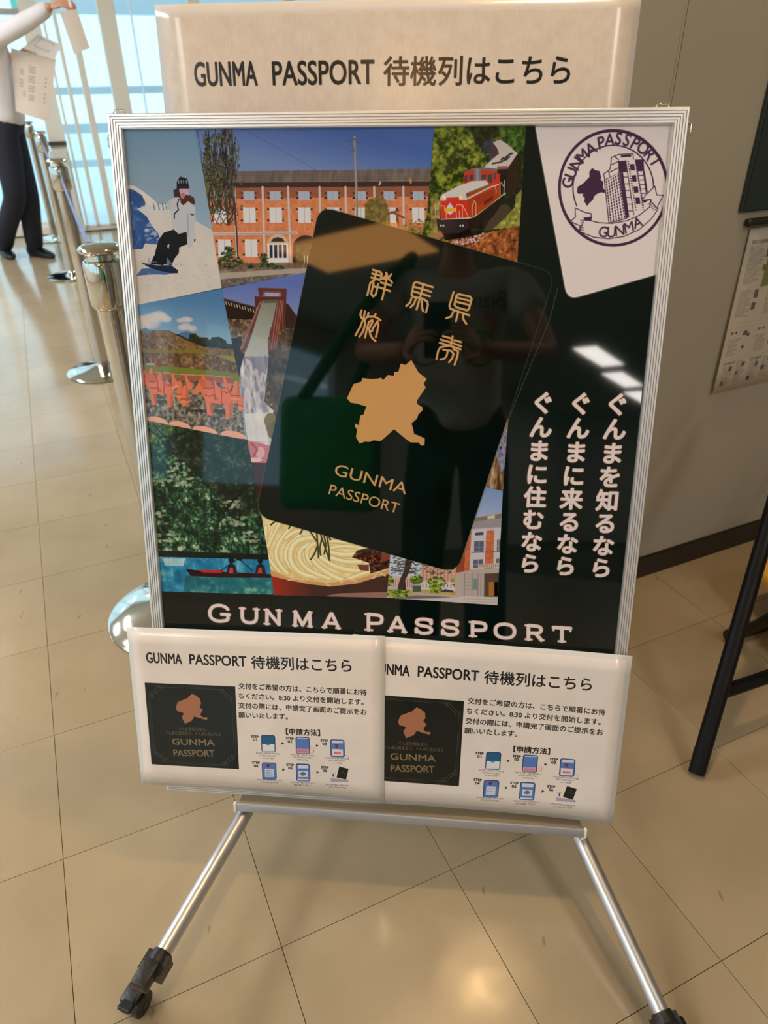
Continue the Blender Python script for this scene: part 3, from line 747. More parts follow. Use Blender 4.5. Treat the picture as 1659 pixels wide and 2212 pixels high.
wat = ramp(nD * .3 + nB * .7, [(0, (18, 96, 140)), (.55, (44, 138, 184)), (.8, (96, 176, 196)), (1, (176, 208, 196))])
cv.poly([(330, 1202), (595, 1209), (595, 1290), (330, 1290)], wat, clip=k7)
cv.poly([(400, 1243), (590, 1250), (594, 1290), (396, 1290)], ramp(nB, [(0, (16, 84, 92)), (.6, (30, 110, 118)), (1, (120, 170, 150))]), .85, clip=k7)
cv.poly([(352, 1206), (400, 1206), (396, 1222), (356, 1222)], (206, 222, 232), .7, clip=k7)
cv.poly([(402, 1229), (440, 1233), (585, 1240), (588, 1248), (480, 1247), (412, 1244)], (44, 18, 22), clip=k7)
cv.poly([(425, 1231), (482, 1231), (478, 1238), (440, 1237)], (186, 40, 44), clip=k7)
for x in (500, 562):
    cv.poly([(x - 11, 1240), (x - 8, 1222), (x, 1216), (x + 9, 1222), (x + 13, 1240)], (34, 38, 62), clip=k7); cv.ell(x, 1210, 6, 7, (22, 20, 24), clip=k7); cv.poly([(x - 6, 1238), (x - 3, 1226), (x + 3, 1226), (x + 4, 1238)], (196, 66, 44), clip=k7)
cv.line([(478, 1232), (500, 1216), (515, 1206), (545, 1232)], 2, (20, 22, 24), clip=k7); cv.ell(516, 1207, 8, 3.5, (20, 22, 24), rot=.4, clip=k7)

# --- noodles in a basket
c8 = crop(540, 1100, 5.184)
k8 = cv.mask([(562, 1104), (700, 1130), (846, 1170), (843.5, 1196), (835.5, 1291), (592, 1285), (578, 1190), (565, 1114)])
cv.poly([(540, 1080), (870, 1080), (870, 1310), (540, 1310)], (214, 186, 120), clip=k8)
ud = ramp(nA * .5 + nB * .5, [(0, (208, 176, 104)), (.5, (232, 214, 160)), (1, (246, 238, 206))])
cv.poly([(540, 1080), (870, 1080), (850, 1240), (700, 1262), (580, 1250)], ud, clip=k8)
nl = [(((250, 250), (130, 560), (260, 620), (420, 740)), 30), (((480, 180), (300, 380), (260, 560), (420, 720)), 38), (((560, 300), (420, 400), (360, 560), (520, 720), (640, 770)), 40),
      (((700, 320), (520, 330), (430, 470), (460, 640), (600, 760), (860, 770)), 46), (((720, 380), (560, 420), (530, 560), (640, 700), (900, 780)), 40), (((720, 390), (640, 420), (620, 540), (690, 620)), 34),
      (((700, 570), (800, 680), (950, 760), (1060, 800)), 46), (((780, 530), (900, 620), (1050, 680), (1220, 690)), 46), (((900, 480), (1020, 520), (1200, 500)), 44), (((900, 540), (1060, 600), (1240, 590)), 44),
      (((880, 440), (1050, 400), (1280, 440)), 34), (((900, 360), (1100, 360), (1330, 420)), 34), (((960, 300), (1150, 340), (1400, 420)), 24), (((1060, 800), (1200, 740), (1340, 700)), 34), (((180, 200), (170, 420), (200, 560), (330, 700)), 34), (((330, 160), (260, 300), (200, 420)), 30), (((560, 240), (470, 260), (400, 330)), 34)]
for p, w_ in nl:
    P_ = c8(*p)
    Q = []
    for i in range(len(P_) - 1):      # smooth
        for t in (0, .5): Q.append((P_[i][0] * (1 - t) + P_[i + 1][0] * t, P_[i][1] * (1 - t) + P_[i + 1][1] * t))
    Q.append(P_[-1])
    for _ in range(2): Q = [Q[0]] + [((Q[i - 1][0] + 2 * Q[i][0] + Q[i + 1][0]) / 4, (Q[i - 1][1] + 2 * Q[i][1] + Q[i + 1][1]) / 4) for i in range(1, len(Q) - 1)] + [Q[-1]]
    wpx = w_ / 5.184 * 1.9
    cv.line(Q, wpx + 2.4, (186, 146, 74), .6, clip=k8); cv.line(Q, wpx, (230, 208, 146), clip=k8); cv.line([(x - .6, y - 1.2) for x, y in Q], wpx * .5, (248, 240, 212), .9, clip=k8)
r_ = random.Random(3)
cv.poly(c8((1140, 540), (1200, 460), (1330, 430), (1600, 480), (1580, 650), (1350, 720), (1330, 600), (1220, 560)), ramp(nC, [(0, (30, 16, 12)), (.6, (74, 42, 30)), (1, (160, 100, 66))]), clip=k8)
cv.poly(c8((1200, 620), (1330, 620), (1330, 690), (1230, 680)), (112, 66, 44), clip=k8)
cv.poly(c8((1480, 480), (1600, 480), (1580, 560), (1450, 600)), (130, 66, 56), clip=k8)
for q in (((660, 225), (700, 290), (750, 360)), ((745, 250), (760, 420), (768, 540)), ((790, 280), (830, 400), (890, 570)), ((860, 290), (880, 420), (890, 540)), ((750, 420), (720, 500), (680, 560)), ((800, 340), (780, 440), (790, 510)), ((830, 300), (850, 400), (830, 500)), ((870, 280), (900, 340)), ((300, 120), (230, 175)), ((460, 170), (435, 215)), ((600, 205), (560, 275))):
    cv.line(c8(*q), 5, (52, 56, 34), clip=k8); cv.line(c8(*q), 1.6, (84, 88, 60), clip=k8)
cv.poly(c8((230, 740), (420, 790), (620, 830), (900, 860), (1200, 820), (1540, 700), (1620, 640), (1620, 1100), (200, 1100)), grad(cv, (585, 1270), (680, 1270), [(0, (166, 44, 32)), (1, (66, 42, 38))]), clip=k8)
cv.poly(c8((220, 670), (420, 760), (620, 800), (900, 820), (1200, 780), (1580, 660), (1560, 720), (1200, 830), (900, 865), (640, 835), (420, 790), (230, 745)), (206, 160, 108), clip=k8)
for q in (((430, 790), (520, 775), (600, 800)), ((720, 800), (790, 785), (880, 850)), ((1010, 820), (1090, 780), (1190, 800)), ((1380, 770), (1430, 700), (1510, 740))): cv.line(c8(*q), 6, (228, 192, 148), clip=k8)
cv.poly(c8((860, 965), (1000, 940), (1540, 925), (1560, 1100), (900, 1100)), (150, 108, 104), clip=k8)

# --- prefectural hall, gardens
c9 = crop(820, 900, 5.266)
k9 = cv.mask([(846, 1160), (980, 1230), (1000, 1180), (1042, 1050), (1086, 1060), (1080, 1180), (1074, 1307), (835.5, 1291)])
cv.poly([(820, 1030), (1100, 1030), (1100, 1320), (820, 1320)], grad(cv, (1050, 1055), (1050, 1120), [(0, (122, 150, 204)), (1, (160, 176, 214))]), clip=k9)
cv.poly(c9((60, 1540), (480, 1620), (480, 1840), (60, 1860)), (186, 200, 226), clip=k9)
cv.poly(c9((475, 1680), (870, 1700), (870, 2000), (470, 1960)), (206, 160, 146), clip=k9)
for yy in range(1730, 1960, 34):
    for xx in range(495, 860, 40): cv.line(c9((xx, yy), (xx, yy + 16)), 2.2, (128, 104, 106), clip=k9)
cv.poly(c9((470, 1870), (860, 1880), (860, 1990), (470, 1960)), (206, 206, 214), .8, clip=k9)
for xx in range(490, 860, 40): cv.line(c9((xx, 1900), (xx, 1935)), 2.4, (96, 96, 110), clip=k9)
cv.poly(c9((110, 1810), (385, 1830), (385, 1960), (95, 1950)), (200, 176, 168), clip=k9)
for xx in range(130, 380, 26): cv.line(c9((xx, 1850), (xx, 1935)), 1.8, (140, 108, 104), clip=k9)
cv.poly(c9((80, 1960), (900, 1980), (960, 2060), (80, 2060)), (172, 166, 96), clip=k9)
cv.poly(c9((60, 2040), (460, 2000), (960, 2040), (1350, 2040), (1350, 2160), (60, 2100)), (176, 168, 168), clip=k9)
cv.poly(c9((100, 2060), (420, 2030), (820, 2050), (500, 2080)), (112, 98, 104), .9, clip=k9)
G2 = [(84, 110, 34), (128, 152, 48), (58, 84, 34), (160, 172, 70)]
for a in ((900 - 20, 1244, 20, 9, 80), (830 + 110, 1262, 0, 0, 0),): pass
for (x, y, rx, ry, n) in ((652, 1880, 95, 55, 60), (640, 1960, 70, 50, 40), (420, 1850, 60, 60, 40), (210, 2010, 130, 36, 70), (110, 1860, 40, 60, 30), (860, 1890, 30, 60, 16)):
    r_ = random.Random(int(x))
    for i in range(n):
        a = r_.random() * 6.28; q = math.sqrt(r_.random()); cv.ell(*c9((x + q * rx * math.cos(a), y + q * ry * math.sin(a)))[0], 2 + r_.random() * 3, 1.5 + r_.random() * 2, G2[r_.randrange(4)], .9, clip=k9)
cv.poly(c9((680, 1990), (740, 1960), (830, 1975), (850, 2000)), (56, 60, 84), clip=k9)
cv.poly(c9((800, 2000), (950, 2005), (950, 2030), (800, 2020)), (190, 140, 50), clip=k9)
cv.poly(c9((370, 1920), (470, 1920), (470, 1990), (380, 1990)), (60, 66, 54), .8, clip=k9)
cv.poly(c9((300, 1590), (380, 1620), (330, 1780), (290, 1860), (300, 1980), (200, 1960), (230, 1850), (280, 1740)), (66, 54, 50), clip=k9)
r_ = random.Random(77)
for i in range(16):
    x = 300; y = 1640 + r_.random() * 140; x1 = x + r_.choice((-1, 1)) * (80 + r_.random() * 100); cv.line(c9((x, y), ((x + x1) / 2, y + r_.uniform(-40, 20)), (x1, y + r_.uniform(-40, 40))), 2, (62, 52, 46), clip=k9)
for i in range(90):
    x = 120 + r_.random() * 720; y = 1600 + r_.random() * 190
    if x > 480 and y > 1790: continue
    cv.ell(*c9((x, y))[0], 2 + r_.random() * 3, .8 + r_.random() * 1.4, (74, 84, 56), .75, rot=r_.uniform(-.6, .2), clip=k9)
stn = (178, 168, 166)
cv.poly(c9((1040, 1150), (1390, 1100), (1390, 1290), (960, 1310)), (150, 146, 156), clip=k9)
cv.poly(c9((1040, 1160), (1390, 1100), (1390, 1150), (1030, 1200)), (130, 118, 104), clip=k9)
cv.poly(c9((1225, 1130), (1310, 1118), (1310, 1155), (1225, 1168)), (206, 196, 176), clip=k9)
cv.poly(c9((985, 1280), (1380, 1255), (1380, 1290), (975, 1310)), (186, 182, 192), clip=k9)
brk = ramp(nC, [(0, (176, 94, 60)), (1, (206, 124, 88))])
cv.poly(c9((960, 1310), (1380, 1290), (1360, 1720), (860, 1780)), brk, clip=k9)
cv.poly(c9((975, 1400), (960, 1760), (870, 1780), (870, 1700)), (128, 62, 40), .8, clip=k9)
cv.poly(c9((1045, 1285), (1215, 1275), (1190, 1740), (1020, 1740)), (198, 194, 204), clip=k9)
cv.poly(c9((1305, 1270), (1390, 1262), (1370, 1740), (1290, 1740)), (198, 194, 204), clip=k9)
cv.poly(c9((1085, 1320), (1180, 1310), (1180, 1345), (1085, 1350)), (70, 80, 110), clip=k9)
for (x0, y0, x1, y1) in ((1075, 1415, 1185, 1535), (1065, 1625, 1175, 1720), (1335, 1400, 1372, 1525), (1325, 1615, 1365, 1700)):
    cv.poly(c9((x0, y0), (x1, y0 - 5), (x1 - 3, y1), (x0 - 3, y1)), (92, 98, 124), clip=k9)
    cv.line(c9(((x0 + x1) / 2, y0), ((x0 + x1) / 2, y1)), 1.6, (170, 170, 184), clip=k9); cv.line(c9((x0, (y0 + y1) / 2 + 10), (x1, (y0 + y1) / 2 + 10)), 1.6, (150, 150, 170), clip=k9)
for y in (1545, ): cv.line(c9((1045, y), (1365, y - 12)), 2.4, (110, 100, 108), clip=k9)
cv.poly(c9((860, 1775), (950, 1760), (1100, 1730), (1360, 1720), (1350, 2060), (860, 2040)), stn, clip=k9)
cv.poly(c9((1120, 1680), (1360, 1660), (1358, 1705), (1120, 1725)), (196, 184, 180), clip=k9)
for xx in range(1140, 1350, 22): cv.line(c9((xx, 1682), (xx, 1706)), 1.8, (140, 118, 112), clip=k9)
cv.poly(c9((1195, 1785), (1355, 1775), (1350, 2050), (1190, 2050)), (88, 72, 60), clip=k9)
cv.poly(c9((1240, 1880), (1300, 1875), (1300, 2040), (1240, 2040)), (164, 112, 56), clip=k9)
cv.poly(c9((1305, 1880), (1350, 1878), (1348, 2040), (1305, 2040)), (20, 16, 16), clip=k9)
cv.poly(c9((1060, 1840), (1112, 1835), (1112, 1965), (1055, 1965)), (120, 140, 142), clip=k9)
for x in (965, 1052, 1120, 1152, 1190): cv.line(c9((x, 1780), (x - 4, 2050)), 2, (132, 122, 120), clip=k9)
for y in (1800, 1840, 1880, 1920, 1960): cv.line(c9((968, y), (1050, y)), 1.2, (148, 138, 136), clip=k9)
cv.poly(c9((960, 2040), (1350, 2050), (1345, 2200), (60, 2120), (60, 2080), (820, 2060)), (196, 188, 188), clip=k9)
for y in (2070, 2100): cv.line(c9((960, y), (1345, y + 10)), 1.2, (160, 150, 150), clip=k9)
# thatch and lavender sliver
k10 = cv.mask([(1098, 903), (1094, 950), (1086.5, 1059), (1030, 1048), (1060, 960)])
cv.poly([(1000, 890), (1110, 890), (1110, 1070), (1000, 1070)], ramp(nD, [(0, (70, 48, 32)), (.5, (136, 106, 76)), (1, (200, 174, 142))]), clip=k10)
cv.poly(c9((1310, 380), (1460, 100), (1450, 520), (1385, 640)), ramp(nC, [(0, (96, 96, 130)), (1, (160, 160, 192))]), clip=k10)
for k in range(22):
    r_ = random.Random(k * 7); x = 1330 + r_.random() * 120; y = 60 + r_.random() * 280; cv.line(c9((x, y), (x + r_.uniform(-20, 40), y + 60)), 1.2, (196, 190, 180), .7, clip=k10)
cv.ell(*c9((1375, 350))[0], 2.5, 3, (40, 36, 40), clip=k10)

# --- the green booklet
def rpoly(pts, r, n=7):
    out = []
    m_ = len(pts)
    for i in range(m_):
        p, a, b = np.array(pts[i], float), np.array(pts[i - 1], float), np.array(pts[(i + 1) % m_], float)
        ua = (a - p) / np.linalg.norm(a - p); ub = (b - p) / np.linalg.norm(b - p)
        for t in np.linspace(0, 1, n): out.append(tuple((1 - t) ** 2 * (p + ua * r) + 2 * t * (1 - t) * p + t * t * (p + ub * r)))
    return out
bk = rpoly([(690, 445), (1199, 590), (986, 1238), (553, 1114)], 34)
nG = ramp(nA * .6 + nB * .4, [(0, (9, 17, 16)), (1, (16, 27, 24))])
cv.line(bk, 5, (96, 104, 70), .35, close=True)
cv.poly(bk, nG)
cv.line([(1205, 620), (1187, 690), (1098, 905), (1000, 1200)], 2.2, (100, 116, 100), .5)
gold = (212, 164, 110)
cs = crop(750, 560, 5.352)
seal = [((298, 122), (385, 148), (400, 172), (385, 228), (372, 238), (278, 210)), ((288, 165), (398, 192)), ((340, 138), (312, 240), (265, 275), (232, 415)), ((306, 275), (290, 335), (275, 400), (300, 430), (328, 408), (345, 340), (356, 288)), ((300, 312), (348, 325)),
 ((450, 155), (466, 210), (430, 230)), ((510, 172), (472, 222)), ((455, 162), (440, 200), (402, 226)), ((468, 215), (505, 250), (518, 272)), ((462, 200), (402, 465)), ((388, 268), (505, 302)), ((372, 325), (495, 368)),
 ((988, 322), (870, 285), (795, 263), (768, 280), (742, 410), (760, 432), (880, 458), (925, 490), (932, 530), (908, 615)), ((772, 318), (970, 375)), ((758, 368), (955, 428)), ((880, 285), (845, 430), (800, 580)), ((742, 450), (725, 500), (680, 540)), ((790, 462), (770, 515), (730, 555)), ((862, 480), (862, 550), (876, 600)),
 ((1285, 402), (1420, 432), (1437, 460), (1405, 575), (1385, 590), (1260, 555), (1238, 525), (1262, 420), (1285, 402)), ((1262, 442), (1425, 482)), ((1252, 488), (1412, 528)), ((1228, 380), (1180, 535), (1192, 572), (1410, 648)), ((1225, 608), (1200, 662), (1145, 680)), ((1282, 610), (1255, 715)), ((1338, 640), (1342, 695), (1375, 745)),
 ((165, 590), (150, 640), (165, 680), (205, 692), (235, 660), (245, 620)), ((205, 600), (186, 690), (150, 780), (95, 878)), ((200, 700), (208, 740), (185, 830), (140, 895)), ((328, 632), (308, 662), (250, 664)), ((308, 662), (350, 680), (385, 705)), ((290, 700), (250, 725), (225, 810), (205, 905)), ((290, 700), (292, 725), (252, 800), (265, 870), (290, 915), (325, 945)), ((350, 715), (360, 760), (345, 840), (330, 900)), ((350, 715), (300, 790), (285, 830), (268, 832)),
 ((1105, 888), (1190, 912)), ((1080, 928), (1200, 962), (1318, 1005)), ((1068, 965), (1190, 1000), (1310, 1040)), ((1235, 935), (1315, 957)), ((1218, 890), (1196, 990)), ((1190, 1000), (1130, 1005), (1075, 1018), (1050, 1060), (1030, 1155)), ((1215, 1005), (1235, 1045), (1280, 1062), (1275, 1110), (1240, 1218)), ((1110, 1045), (1200, 1058), (1228, 1092), (1212, 1145), (1175, 1190)), ((1160, 1060), (1150, 1110), (1122, 1150), (1078, 1157))]
for s_ in seal: cv.line(cs(*s_), 5.6, gold)
cm = crop(720, 770, 6.9125)
cv.poly(cm((200, 622), (300, 410), (415, 375), (435, 320), (560, 337), (660, 330), (710, 315), (745, 350), (810, 275), (905, 285), (905, 230), (970, 225), (1005, 105), (1075, 125), (1165, 50), (1265, 230), (1395, 335), (1350, 400), (1378, 465), (1250, 655), (1245, 705), (1330, 755), (1335, 800), (1265, 870), (1250, 925), (1165, 1000), (1190, 1070), (1205, 1155), (1290, 1185), (1365, 1225), (1360, 1325), (1310, 1330), (1270, 1285), (1145, 1280), (1060, 1215), (905, 1085), (780, 1200), (700, 1265), (600, 1250), (540, 1275), (470, 1270), (390, 1300), (335, 1200), (355, 1090), (320, 1050), (325, 1000), (375, 1025), (405, 880), (450, 865), (490, 745), (340, 700), (260, 690)), (206, 156, 100))
cv.text('GUNMA', (721, 1025), (876, 1067.6), (725.5, 999.5), gold, .5)
cv.text('PASSPORT', (709, 1067), (858.5, 1109), (713.5, 1044), gold, .3)

# --- white stamp card
kc = rpoly([(1152, 252), (1470, 249), (1470, 578), (1225, 648)], 26)
cv.line(kc, 5, (120, 134, 110), .5, close=True)
cv.poly(kc, (226, 218, 222))
q5 = crop(1120, 220, 3.078)
pur = (70, 44, 74)
cc = np.array([629, 572])
def ring(rx, ry, w_, a0=0, a1=360):
    cv.line(q5(*[(cc[0] + rx * math.cos(math.radians(t)), cc[1] + ry * math.sin(math.radians(t))) for t in np.linspace(a0, a1, 90)]), w_, pur)
ring(358, 381, 7)
ring(268, 283, 3, -205, 12)
for ch_, x, y in (('G', 325, 537), ('U', 347, 470), ('N', 383, 408), ('M', 425, 357), ('A', 478, 310), ('P', 550, 268), ('A', 606, 250), ('S', 665, 242), ('S', 722, 252), ('P', 779, 275), ('O', 830, 305), ('R', 876, 350), ('T', 914, 396)):
    ang = math.atan2((y - cc[1]) * .94, x - cc[0]) + math.pi / 2
    c_ = cv.P(q5((x, y)))[0]; e_ = 39
    ex = np.array([math.cos(ang), math.sin(ang)]) * e_; ey = np.array([math.sin(ang), -math.cos(ang)]) * e_
    al = np.concatenate(outlines(ch_)); wx = (al[:, 0].max() + al[:, 0].min()) / 2
    cv.glyphs(ch_, c_ - ex * wx * .92 - ey * .36, ex * .9, ey, pur, .8)
cv.poly(q5((388, 600), (392, 565), (425, 545), (440, 530), (470, 500), (470, 465), (488, 440), (510, 455), (538, 460), (548, 500), (545, 520), (562, 530), (560, 570), (575, 590), (607, 597), (575, 605), (545, 602), (520, 612), (500, 630), (495, 650), (470, 672), (455, 692), (435, 660), (440, 640), (425, 625), (430, 610), (395, 610)), pur)
cv.poly(q5((570, 520), (665, 470), (715, 775), (600, 805)), (226, 218, 222)); cv.line(q5((570, 520), (665, 470), (715, 775), (600, 805)), 2.2, pur, close=True)
for i in range(15):
    for j in range(6):
        t = (i + .9) / 15.6; s_ = (j + .7) / 6.2
        x = (570 + 30 * t) * (1 - s_) + (665 + 50 * t) * s_; y = (520 + 285 * t) * (1 - s_) + (470 + 305 * t) * s_
        cv.line(q5((x, y - 3), (x + 1, y + 4)), 3.0, pur)
cv.poly(q5((565, 470), (610, 450), (612, 410), (665, 390), (668, 470), (575, 515)), (226, 218, 222))
for q in (((565, 480), (605, 450), (612, 420)), ((565, 480), (572, 515)), ((600, 470), (660, 440)), ((612, 420), (665, 395)), ((616, 370), (612, 420)), ((665, 395), (668, 470)), ((616, 370), (665, 350), (760, 345), (762, 382)), ((640, 366), (665, 385)), ((598, 460), (604, 495))): cv.line(q5(*q), 2.2, pur)
cv.poly(q5((665, 395), (712, 390), (720, 465), (690, 470), (668, 470)), pur)
cv.poly(q5((776, 384), (830, 382), (835, 460), (790, 462)), pur)
cv.line(q5((685, 362), (742, 358)), 5, pur); cv.line(q5((666, 400), (715, 770)), 3, pur)
cv.poly(q5((680, 470), (694, 470), (735, 765), (718, 775)), pur); cv.poly(q5((825, 460), (838, 460), (858, 600), (846, 612)), pur)
cv.line(q5((712, 390), (765, 750)), 2, pur); cv.line(q5((776, 384), (828, 690)), 2, pur)
for i in range(6): cv.line(q5((697 + i * 6, 500 + i * 45), (728 + i * 6, 500 + i * 45)), 1.8, pur); cv.line(q5((800 + i * 5, 490 + i * 30), (832 + i * 4, 488 + i * 30)), 1.8, pur)
for i in range(4):
    cv.poly(q5((738 + i * 12, 415 + i * 74), (768 + i * 12, 413 + i * 74), (773 + i * 12, 455 + i * 74), (744 + i * 12, 457 + i * 74)), pur)
for i in range(21):
    for x in (726, 775): cv.line(q5((x + i * 2.6, 398 + i * 16), (x + i * 2.6 + 3, 398 + i * 16)), 2.6, pur)
band = q5((375, 705), (440, 735), (480, 742), (485, 762), (480, 790), (530, 803), (620, 808), (720, 790), (800, 755), (870, 700), (880, 650), (820, 655), (840, 625), (905, 560), (918, 620), (962, 620), (925, 690), (925, 715), (880, 780), (800, 850), (700, 895), (600, 910), (500, 900), (400, 860), (410, 825), (342, 795), (378, 765))
cv.poly(band, (226, 218, 222)); cv.line(band, 2.2, pur, close=True)
cv.poly(q5((430, 770), (485, 762), (480, 792), (440, 790)), pur); cv.poly(q5((820, 655), (868, 645), (862, 655), (835, 672)), pur)
cv.line(q5((405, 860), (440, 770)), 2.2, pur); cv.line(q5((925, 712), (870, 650)), 2.2, pur)
for i in range(5):
    cv.line(q5((412, 850 - i * 16), (432 - i * 2, 856 - i * 17)), 1.6, pur); cv.line(q5((918 - i * 10, 708 - i * 10), (900 - i * 10, 722 - i * 10)), 1.6, pur)
for ch_, x, y, dg in (('G', 562, 862, 5), ('U', 617, 864, -2), ('N', 672, 852, -9), ('M', 732, 832, -16), ('A', 790, 800, -22)):
    ang = math.radians(dg); c_ = cv.P(q5((x, y)))[0]; e_ = 36
    ex = np.array([math.cos(ang), math.sin(ang)]) * e_; ey = np.array([math.sin(ang), -math.cos(ang)]) * e_
    al = np.concatenate(outlines(ch_)); wx = (al[:, 0].max() + al[:, 0].min()) / 2
    cv.glyphs(ch_, c_ - ex * wx * .95 - ey * .36, ex * .95, ey, pur, .5)

# --- vertical columns of lettering
q8 = crop(1050, 680, 2.911)
brown = (122, 84, 54); wh = (228, 216, 220)
for word, p0, p1 in (('ぐんまを知るなら', (822, 562), (722, 1590)), ('ぐんまに来るなら', (592, 557), (497, 1578)), ('ぐんまに住むなら', (355, 552), (274, 1562))):
    a, b = cv.P(q8(p0, p1))
    for i, ch_ in enumerate(word):
        c_ = a + (b - a) * i / 7
        em = np.linalg.norm(b - a) / 7 * .96
        cv.glyphs(ch_, c_ + np.array([-.5 * em, .38 * em]), np.array([em, 0]), np.array([0, -em]), wh, 2.2, (brown, 1.6))

# --- wide serif title
base0, base1 = (447, 1342), (1237, 1389)
L = {'G': [((.93, .78), (.78, .93), (.5, 1), (.2, .9), (.05, .65), (.03, .4), (.12, .15), (.35, .01), (.62, 0), (.92, .12), (.92, .44)), ((.62, .44), (1.0, .44))],
     'U': [((.13, 1), (.13, .35), (.25, .08), (.5, 0), (.75, .08), (.87, .35), (.87, 1)), ((0, 1), (.28, 1)), ((.72, 1), (1, 1))],
     'N': [((.15, 0), (.15, 1), (.85, 0), (.85, 1)), ((0, 0), (.3, 0)), ((0, 1), (.2, 1)), ((.7, 1), (1, 1))],
     'M': [((.1, 0), (.13, 1), (.5, .06), (.87, 1), (.9, 0)), ((0, 0), (.22, 0)), ((.78, 0), (1, 0)), ((.02, 1), (.15, 1)), ((.85, 1), (.98, 1))],
     'A': [((.08, 0), (.48, 1), (.54, 1), (.92, 0)), ((.24, .32), (.77, .32)), ((-.02, 0), (.22, 0)), ((.78, 0), (1.02, 0))],
     'P': [((.18, 0), (.18, 1)), ((.18, 1), (.7, .98), (.93, .88), (.95, .62), (.8, .47), (.18, .43)), ((0, 0), (.4, 0)), ((0, 1), (.2, 1))],
     'S': [((.92, .8), (.78, .96), (.45, 1), (.15, .92), (.08, .72), (.25, .56), (.72, .48), (.93, .32), (.88, .1), (.6, 0), (.3, .01), (.05, .2)), ((.92, .95), (.92, .72)), ((.06, .05), (.06, .28))],
     'O': [((.5, 1), (.2, .92), (.04, .68), (.04, .32), (.2, .08), (.5, 0), (.8, .08), (.96, .32), (.96, .68), (.8, .92), (.5, 1))],
     'R': [((.16, 0), (.16, 1)), ((.16, 1), (.66, .98), (.86, .86), (.86, .64), (.7, .5), (.16, .47)), ((.55, .48), (.9, 0)), ((0, 0), (.34, 0)), ((0, 1), (.2, 1)), ((.82, 0), (1.02, 0))],
     'T': [((.5, 0), (.5, 1)), ((.03, .97), (.97, .97)), ((.03, 1), (.03, .78)), ((.97, 1), (.97, .78)), ((.32, 0), (.68, 0))]}
bx = [('G', 449, 498), ('U', 515, 562), ('N', 568, 611), ('M', 630, 677), ('A', 694, 737), ('P', 786, 829), ('A', 836, 880), ('S', 894, 937), ('S', 951, 993), ('P', 1011, 1053), ('O', 1066, 1115), ('R', 1132, 1176), ('T', 1191, 1236)]
def smooth(p):
    p = [np.array(q, float) for q in p]; out = []
    for i in range(len(p) - 1):
        a, b, c, d = p[max(i - 1, 0)], p[i], p[i + 1], p[min(i + 2, len(p) - 1)]
        for t in (0, .25, .5, .75): out.append(.5 * ((2 * b) + (c - a) * t + (2 * a - 5 * b + 4 * c - d) * t * t + (3 * b - a - 3 * c + d) * t ** 3))
    return out + [p[-1]]
for pas in (0, 1):
    for i, (ch_, x0, x1) in enumerate(bx):
        big = 1.12 if i in (0, 5) else 1.0
        for s_ in L[ch_]:
            pts = []
            for u_, v_ in (smooth(s_) if len(s_) > 5 else s_):
                x = x0 + 3 + (x1 - x0 - 6) * u_
                yb = base0[1] + (base1[1] - base0[1]) * (x - base0[0]) / (base1[0] - base0[0])
                pts.append((x, yb - 2.5 - v_ * 30 * big))
            ser = len(s_) == 2 and abs(s_[0][1] - s_[1][1]) < .3 and s_[0][1] in (0, 1) and s_ not in (L['T'][1],)
            w_ = (6 if ser else 10.5) + (3.8 if pas == 0 else 0)
            cv.line(pts, w_, brown if pas == 0 else wh)
# ------------------------------------------------------------------ laminated notices
ink = (28, 26, 28)
# top notice: tape-mounted behind the frame, larger than the two lower ones
TOFF = -.026
TS = [po2(335, 12, TOFF), po2(1385, -11, TOFF), po2(1355.5, 243, TOFF) + [-.001, .02], po2(358, 247, TOFF) + [.001, .02]]
TW, THT = float(np.linalg.norm(TS[1] - TS[0])), float(np.linalg.norm(TS[3] - TS[0]))
tx_ = (TS[1] - TS[0]) / TW; ty_ = np.array([-tx_[1], tx_[0]])
def tmap(x, y):
    q = po2(x, y, TOFF) - TS[0]
    return np.array([q @ tx_, q @ ty_])
tv = Canvas(TW, THT, 2000, tmap, (228, 212, 196))
tn = noise(tv.h, tv.w, 26, 11, 5); tn2 = noise(tv.h, tv.w, 5, 12, 2, (1, 3))
tv.im[:] = ramp(tn * .6 + tn2 * .4, [(0, (222, 204, 188)), (1, (234, 220, 206))])
m_ = 13
for sl in (np.s_[:m_ + 10, :], np.s_[:, :m_], np.s_[:, -m_:]): tv.im[sl] = (216, 210, 206)
HEAD = (('GUNMA', (418, 185.6), (553, 183.6), (417, 132)), ('PASSPORT', (587, 183), (807, 179.5), (586, 130)))
for t_, a_, b_, c_ in HEAD: tv.text(t_, a_, b_, c_, ink, 1.2)
tv.text('待機列はこちら', (828, 178.5), (1232, 174), (828, 127.5), ink, 1.1, cap=.76)
# lower notices share one design; laid out over the left one
SW, SHT = .4200, .2970
SOFF = .0095
SC1 = {k: po2(*p, SOFF) for k, p in dict(tl=(275, 1355), tr=(830.5, 1375), bl=(308, 1690), br=(828.5, 1731)).items()}
def s1map(x, y):
    q = po2(x, y, SOFF); u = (q[0] - SC1['tl'][0]) / (SC1['tr'][0] - SC1['tl'][0])
    vt = SC1['tl'][1] + (SC1['tr'][1] - SC1['tl'][1]) * u; vb = SC1['bl'][1] + (SC1['br'][1] - SC1['bl'][1]) * u
    return np.array([u * SW, (q[1] - vt) / (vb - vt) * SHT])
sv = Canvas(SW, SHT, 3600, s1map, (230, 214, 204))
sn = noise(sv.h, sv.w, 160, 21, 3)
sv.im[:] = ramp(sn, [(0, (228, 217, 210)), (1, (234, 225, 219))])
e_ = 22
for sl in (np.s_[:e_, :], np.s_[-e_:, :], np.s_[:, :e_], np.s_[:, -e_:]): sv.im[sl] = (214, 214, 214)
qa = crop(250, 1330, 2.765)
